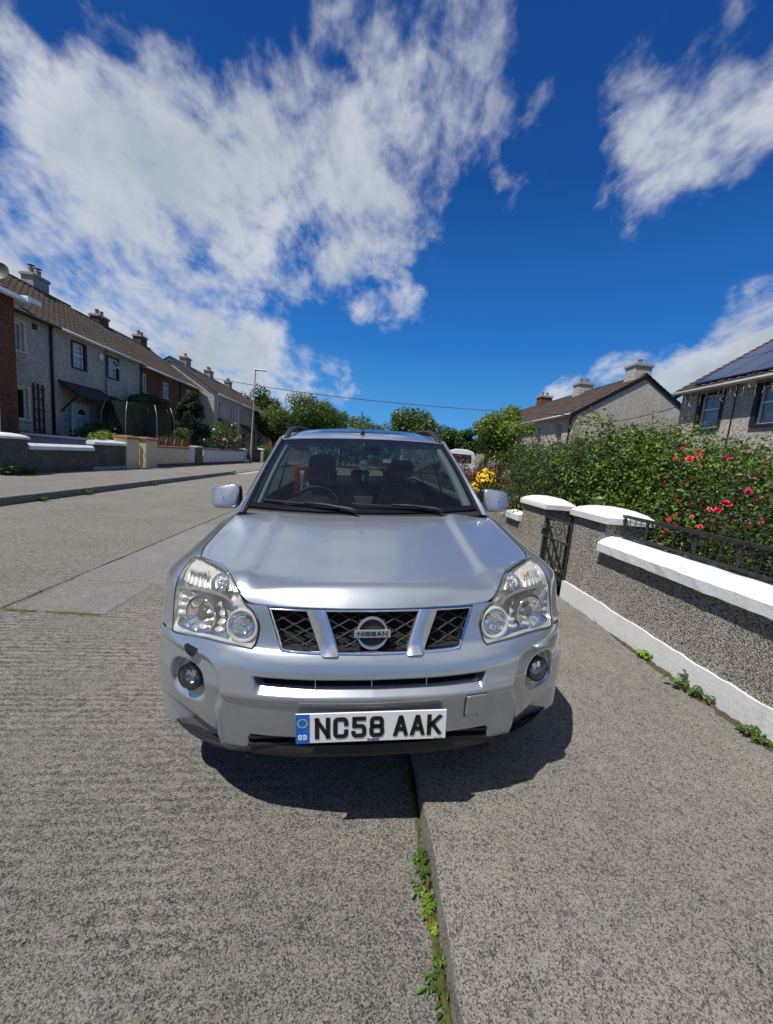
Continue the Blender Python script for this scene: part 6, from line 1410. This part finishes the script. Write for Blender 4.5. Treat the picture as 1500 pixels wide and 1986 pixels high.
tree('round bright-green tree to the right of the car roof', (4.85, 13.0, .3), 3.4, 1.12, 2.25, 1.2, 34, 19000, .075, ['leaf_light', 'leaf_mid', 'leaf_lime'], [.45, .15, .40], 51, sq=(1, 1, 1), trunk_r=.10)
# trees closing the street
gT = 'trees closing the end of the street'
tree('broad dark-green tree rising behind the left side of the car roof', (-6.3, 46, .3), 8, 4.1, 4.6, 2.0, 50, 19000, .22, ['leaf_dark', 'leaf_mid', 'leaf_light'], [.25, .45, .30], 53, gT, sq=(1.15, 1, .80))
tree('paler feathery tree left of the broad dark tree', (-10.9, 49, .3), 7, 2.9, 4.3, 2.0, 30, 9000, .24, ['leaf_mid', 'leaf_light', 'leaf_olive'], [.4, .45, .15], 55, gT)
tree('tall dark tree above the end of the far left terrace', (-17.2, 66, .3), 11, 4.6, 7.0, 3.0, 36, 10000, .34, ['leaf_dark', 'leaf_mid'], [.6, .4], 57, gT)
tree('low shrubby tree behind the aerial', (.2, 44, .3), 6, 3.1, 3.4, 1.5, 30, 9000, .20, ['leaf_mid', 'leaf_dark', 'leaf_light'], [.45, .2, .35], 59, gT, sq=(1.3, 1, .7))
tree('elder tree with creamy blossom behind the right side of the roof', (4.9, 38, .3), 6.4, 2.9, 3.9, 1.6, 34, 12000, .20, ['leaf_mid', 'leaf_light', 'leaf_dark'], [.45, .35, .2], 61, gT, sq=(1.3, 1, .8), flowers=('flower_white', 150, .20))
tree('low dark tree between the elder and the caravan', (9.6, 43, .3), 5.5, 2.3, 3.6, 1.5, 24, 8000, .20, ['leaf_dark', 'leaf_mid', 'leaf_light'], [.3, .4, .3], 63, gT, sq=(1.3, 1, .8))
tree('small distant tree left of the round green tree', (10.5, 36, .3), 5, 1.7, 3.4, 1.5, 18, 5000, .2, ['leaf_mid', 'leaf_dark'], [.5, .5], 65, gT)
tree('slim pale tree between the broad tree and the aerial', (-2.6, 50, .3), 6, 2.4, 4.6, 1.8, 20, 6000, .24, ['leaf_mid', 'leaf_light'], [.5, .5], 67, gT)
hd = bush('long dark hedge across the end of the street', (0, 56, .1), [(x, 0, 1.4, 1.5) for x in np.arange(-9, 24, 1.5)]+[(x+.7, .5, 3.2+.7*math.sin(x*1.3), 1.5) for x in np.arange(-9, 24, 1.7)], 20000, .28, ['leaf_dark', 'leaf_mid'], [.6, .4], 69, 'hedge', None, name='hedge')
# left gardens
gL = 'shrubs in the left-hand gardens'
bush('dark glossy shrub with pale buds beside the porch', (-12.6, 19.4, .4), [(0, 0, .9, .7), (.2, .7, 1.2, .65), (-.2, -.5, .7, .6), (.3, .4, .6, .7)], 6500, .10, ['leaf_dark', 'leaf_mid', 'leaf_light'], [.55, .3, .15], 71, 'shrub', gL, flowers=[('flower_white', 60, .08, lambda P: P[:, 2] > .4)])
bush('bright green rounded shrub peeping over the white coping', (-10.2, 16.2, .3), [(0, -.45, .85, .36), (0, 0, .92, .38), (0, .4, .88, .36), (-.2, 1.0, .85, .34), (-.1, 1.5, .7, .4)], 6000, .05, ['leaf_lime', 'leaf_light'], [.6, .4], 73, 'shrub', gL)
bush('tall leafy laurel behind the trampoline', (-13.35, 24.6, .4), [(0, -1.6, 2.5, .55), (0, -.4, 3.0, .55), (.1, .9, 3.2, .6), (0, 1.9, 3.0, .7), (.1, .4, 1.5, .7), (0, -2.6, 2.6, .45)], 9000, .13, ['leaf_mid', 'leaf_dark', 'leaf_light'], [.4, .4, .2], 75, 'shrub', gL)
cf = empty('conifer', (-11.1, 26.0, .3), 0, 'dark columnar conifer between trampoline and second terrace', 'conifer', gL)
MB().tube([(0, 0, -.1), (0, 0, 3.8)], [.12, .04], 8).build('trunk', 'bark', cf, True)
r = np.random.default_rng(77); C = []; R = []
for k in range(70):
    z = r.uniform(.3, 4.1); rr = 1.35*(1-(max(0, z-1.4)/3.0)**1.6) if z > 1.4 else 1.2+.1*z; a = r.uniform(0, 6.28); C.append((rr*.7*math.cos(a), rr*.7*math.sin(a), z)); R.append(.45*(1-.09*z))
P, Nn = blob_points(C, R, 15000, r, .4); tag(obj('crown', leaf_mesh('crown', P, Nn, .13, ['leaf_conifer', 'leaf_dark'], [.8, .2], 78, .35), None, cf), kind='stuff')
bush('sprawling shrub with pale leaves behind the cream wall', (-10.6, 22.3, .3), [(0, 0, .9, .5), (.2, .7, 1.2, .55), (0, -.7, .8, .5), (.1, 1.3, 1.5, .45)], 5000, .09, ['leaf_mid', 'leaf_light', 'leaf_dark'], [.45, .3, .25], 79, 'shrub', gL, flowers=[('rose_pink', 14, .12, lambda P: P[:, 2] > .3)])
rb2 = bush('tall climbing rose bush with peach and cream blooms by the far white wall', (-10.4, 29.8, .3), [(0, -1.6, 1.2, .8), (0, -.6, 1.7, .9), (0, .6, 2.2, .85), (.1, 1.7, 1.6, .9), (0, 2.6, 1.2, .7), (0, 0, 1.0, 1.0)], 7000, .11, ['leaf_mid', 'leaf_olive', 'leaf_light', 'leaf_dark'], [.35, .3, .15, .2], 81, 'rose bush', gL, flowers=[('flower_white', 90, .13, lambda P: P[:, 2] > .6)])
r = np.random.default_rng(82)
for p in ((.7, 1.9, 1.9), (.75, 2.0, 1.75), (.6, -.2, 2.1), (.6, -1.4, 1.5), (.7, .9, 1.6)): rose_at(rb2, p, .16, 'rose_peach', r)
bush('small green bush by the far driveway gate', (-9.9, 39.5, .2), [(0, 0, .8, .7), (.2, 1.0, .9, .7)], 2500, .12, ['leaf_light', 'leaf_mid'], [.5, .5], 83, 'bush', gL)
bush('dark evergreen shrub between the laurel and the terrace', (-12.9, 28.4, .4), [(0, 0, 1.4, 1.0), (0, 1.4, 1.8, .9), (0, -1.2, 1.8, .9)], 6000, .13, ['leaf_dark', 'leaf_mid'], [.6, .4], 85, 'shrub', gL)
bush('low leafy planting under the trellis window', (-13.2, 17.0, .45), [(0, -.8, .5, .35), (0, 0, .5, .35), (0, .8, .5, .35)], 2500, .07, ['leaf_dark', 'leaf_mid'], [.5, .5], 87, 'plants', gL)
# ---- weeds
def weed(label, loc, leaves, mat, seed, group, name='weed'):
    """leaves: list of (azimuth deg, length, width, lift): each is broken into a short stem carrying several small curved leaves"""
    k0 = .78 if loc[0] > -1 else 1.0; leaves = [(a, l*k0, w*k0, f) for a, l, w, f in leaves][::(1 if loc[0] < -1 else 1)]
    t = empty(name, loc, 0, label, 'weed', group); q_ = np.random.default_rng(seed+300); mb = MB(); st = MB()
    for a, ln, wd, lift in leaves:
        base = np.array((q_.normal()*ln*.10, q_.normal()*ln*.22, 0.0)); a = a+q_.normal()*10
        d_ = np.array((math.cos(rad(a))*math.cos(rad(lift)), math.sin(rad(a))*math.cos(rad(lift)), math.sin(rad(lift))))
        st.tube([base, base+d_*ln*.5, base+d_*ln*.85+np.array((0, 0, -ln*.08))], [ln*.02, ln*.015, ln*.006], 4)
        for k in range(4):
            f_ = (.42, .62, .8, .95)[k]; o_ = base+d_*ln*f_; b2 = a+(-55, 50, -35, 5)[k]+q_.normal()*14; l2 = ln*(.42, .46, .44, .40)[k]*q_.uniform(.75, 1.2); w2 = min(wd*.55, l2*.55)*q_.uniform(.8, 1.2); lf = lift*.45+q_.normal()*14
            c, s = math.cos(rad(b2)), math.sin(rad(b2)); G = []
            for q in np.linspace(0, 1, 5):
                x = l2*q*math.cos(rad(lf)); z = l2*(q*math.sin(rad(lf))-.35*q*q); w = w2*.5*math.sin(math.pi*min(1, .06+q*.94))**.75
                G.append([(o_[0]+x*c-v*s, o_[1]+x*s+v*c, max(.002, o_[2]+z+abs(v)*.3)) for v in (-w, 0, w)])
            mb.grid(G)
    st.build('stems', mat, t, True); tag(mb.build('leaves', mat, t, True), kind='stuff')
    return t
def rosette(n, ln, wd, seed, lift=35, spread=360, a0=0):
    q = np.random.default_rng(seed); return [(a0+spread*k/n+q.normal()*12, ln*q.uniform(.7, 1.2), wd*q.uniform(.8, 1.2), lift+q.normal()*10) for k in range(n)]
gW = 'weeds along the near kerb'
weed('broad-leaved dandelion weed lowest along the kerb', (.325, .845, .002), rosette(8, .062, .020, 1, 30)+[(200, .075, .02, 15), (255, .085, .022, 12)], 'weed_green', 1, gW)
weed('small lime-green spurge rosette below the larger one', (.333, .965, .004), rosette(12, .022, .011, 2, 45)+rosette(7, .012, .009, 3, 65), 'weed_lime', 2, gW)
weed('larger lime-green spurge rosette at the kerb', (.325, 1.025, .004), rosette(16, .036, .014, 4, 40)+rosette(11, .022, .012, 5, 62)+rosette(6, .012, .01, 6, 75), 'weed_lime', 3, gW)
weed('two-leaved dark weed above the spurge', (.318, 1.075, .004), [(150, .055, .022, 30), (205, .062, .024, 25), (70, .05, .02, 40), (100, .06, .02, 50), (330, .02, .012, 50)], 'weed_green', 4, gW)
weed('bushy green weed nearest the car shadow', (.322, 1.165, .004), rosette(14, .040, .016, 7, 50)+rosette(12, .03, .014, 8, 68)+[(90, .07, .016, 55), (100, .05, .014, 65), (265, .05, .016, 55)], 'weed_green', 5, gW)
weed('short leafy weed between bushy weed and dark weed', (.322, 1.12, .004), rosette(11, .034, .014, 9, 52), 'weed_green', 6, gW)
gW2 = 'weeds at the foot of the white plinth'
weed('bushy seedling at the foot of the white plinth', (2.245, 2.56, PAV+.004), rosette(16, .075, .030, 11, 50)+rosette(14, .06, .026, 12, 68)+rosette(8, .05, .02, 14, 80), 'weed_lime', 7, gW2)
weed('big-leaved dock weed at the foot of the white plinth', (2.235, 2.16, PAV+.004), [(200, .14, .065, 40), (240, .17, .07, 30), (160, .16, .065, 35), (100, .13, .055, 45), (280, .16, .07, 25), (300, .11, .05, 45), (130, .12, .05, 60), (85, .15, .05, 55)], 'weed_green', 8, gW2)
weed('flat weed by the plinth at the right edge', (2.235, 1.73, PAV+.004), rosette(13, .095, .036, 13, 40)+rosette(7, .06, .03, 15, 60), 'weed_green', 9, gW2)
weed('wisp of grass at the plinth near the gate', (2.25, 3.18, PAV+.004), [(a, .07, .006, 70) for a in (120, 150, 180, 210, 240)], 'weed_lime', 10, gW2)
gW3 = 'weeds on the far side of the road'
for k, (x, y, z, s_, lb) in enumerate(((-9.15, 10.75, .125, .30, 'clump of broad weeds at the foot of the left pier'), (-9.1, 11.3, .125, .22, 'darker weeds right of the left pier clump'), (-6.25, 8.0, .003, .10, 'grassy weeds at the left kerb nearest the picture edge'), (-6.25, 9.3, .003, .12, 'middle tuft of weeds along the far kerb'), (-6.27, 12.2, .003, .11, 'farthest tuft of weeds along the far kerb'), (-6.15, 19.3, .01, .14, 'dry weeds at the start of the pale dropped kerb'), (-6.05, 26.6, .01, .34, 'leafy branch lying on the far pavement edge'))):
    weed(lb, (x, y, z), rosette(14, s_, s_*.45, 40+k, 50)+rosette(10, s_*.8, s_*.4, 60+k, 68), 'weed_green' if k != 5 else 'weed_lime', k, gW3)

# trees added out of view behind the camera, for the car to reflect
r = np.random.default_rng(91); C = [(x+r.normal(), r.normal()*1.5, r.uniform(1.5, 5.5)) for x in np.arange(-34, 34, 1.1)]; R = [r.uniform(1.4, 2.4) for _ in C]
P, Nn = blob_points(C, R, 9000, r, .5); P += np.array((0, -26, 0))
tag(obj('reflection_treeline', leaf_mesh('reflection_treeline', P, Nn, .6, ['leaf_mid', 'leaf_dark', 'leaf_light'], [.4, .4, .2], 92)), 'dark line of trees added behind the viewpoint for reflections', 'trees', kind='stuff')
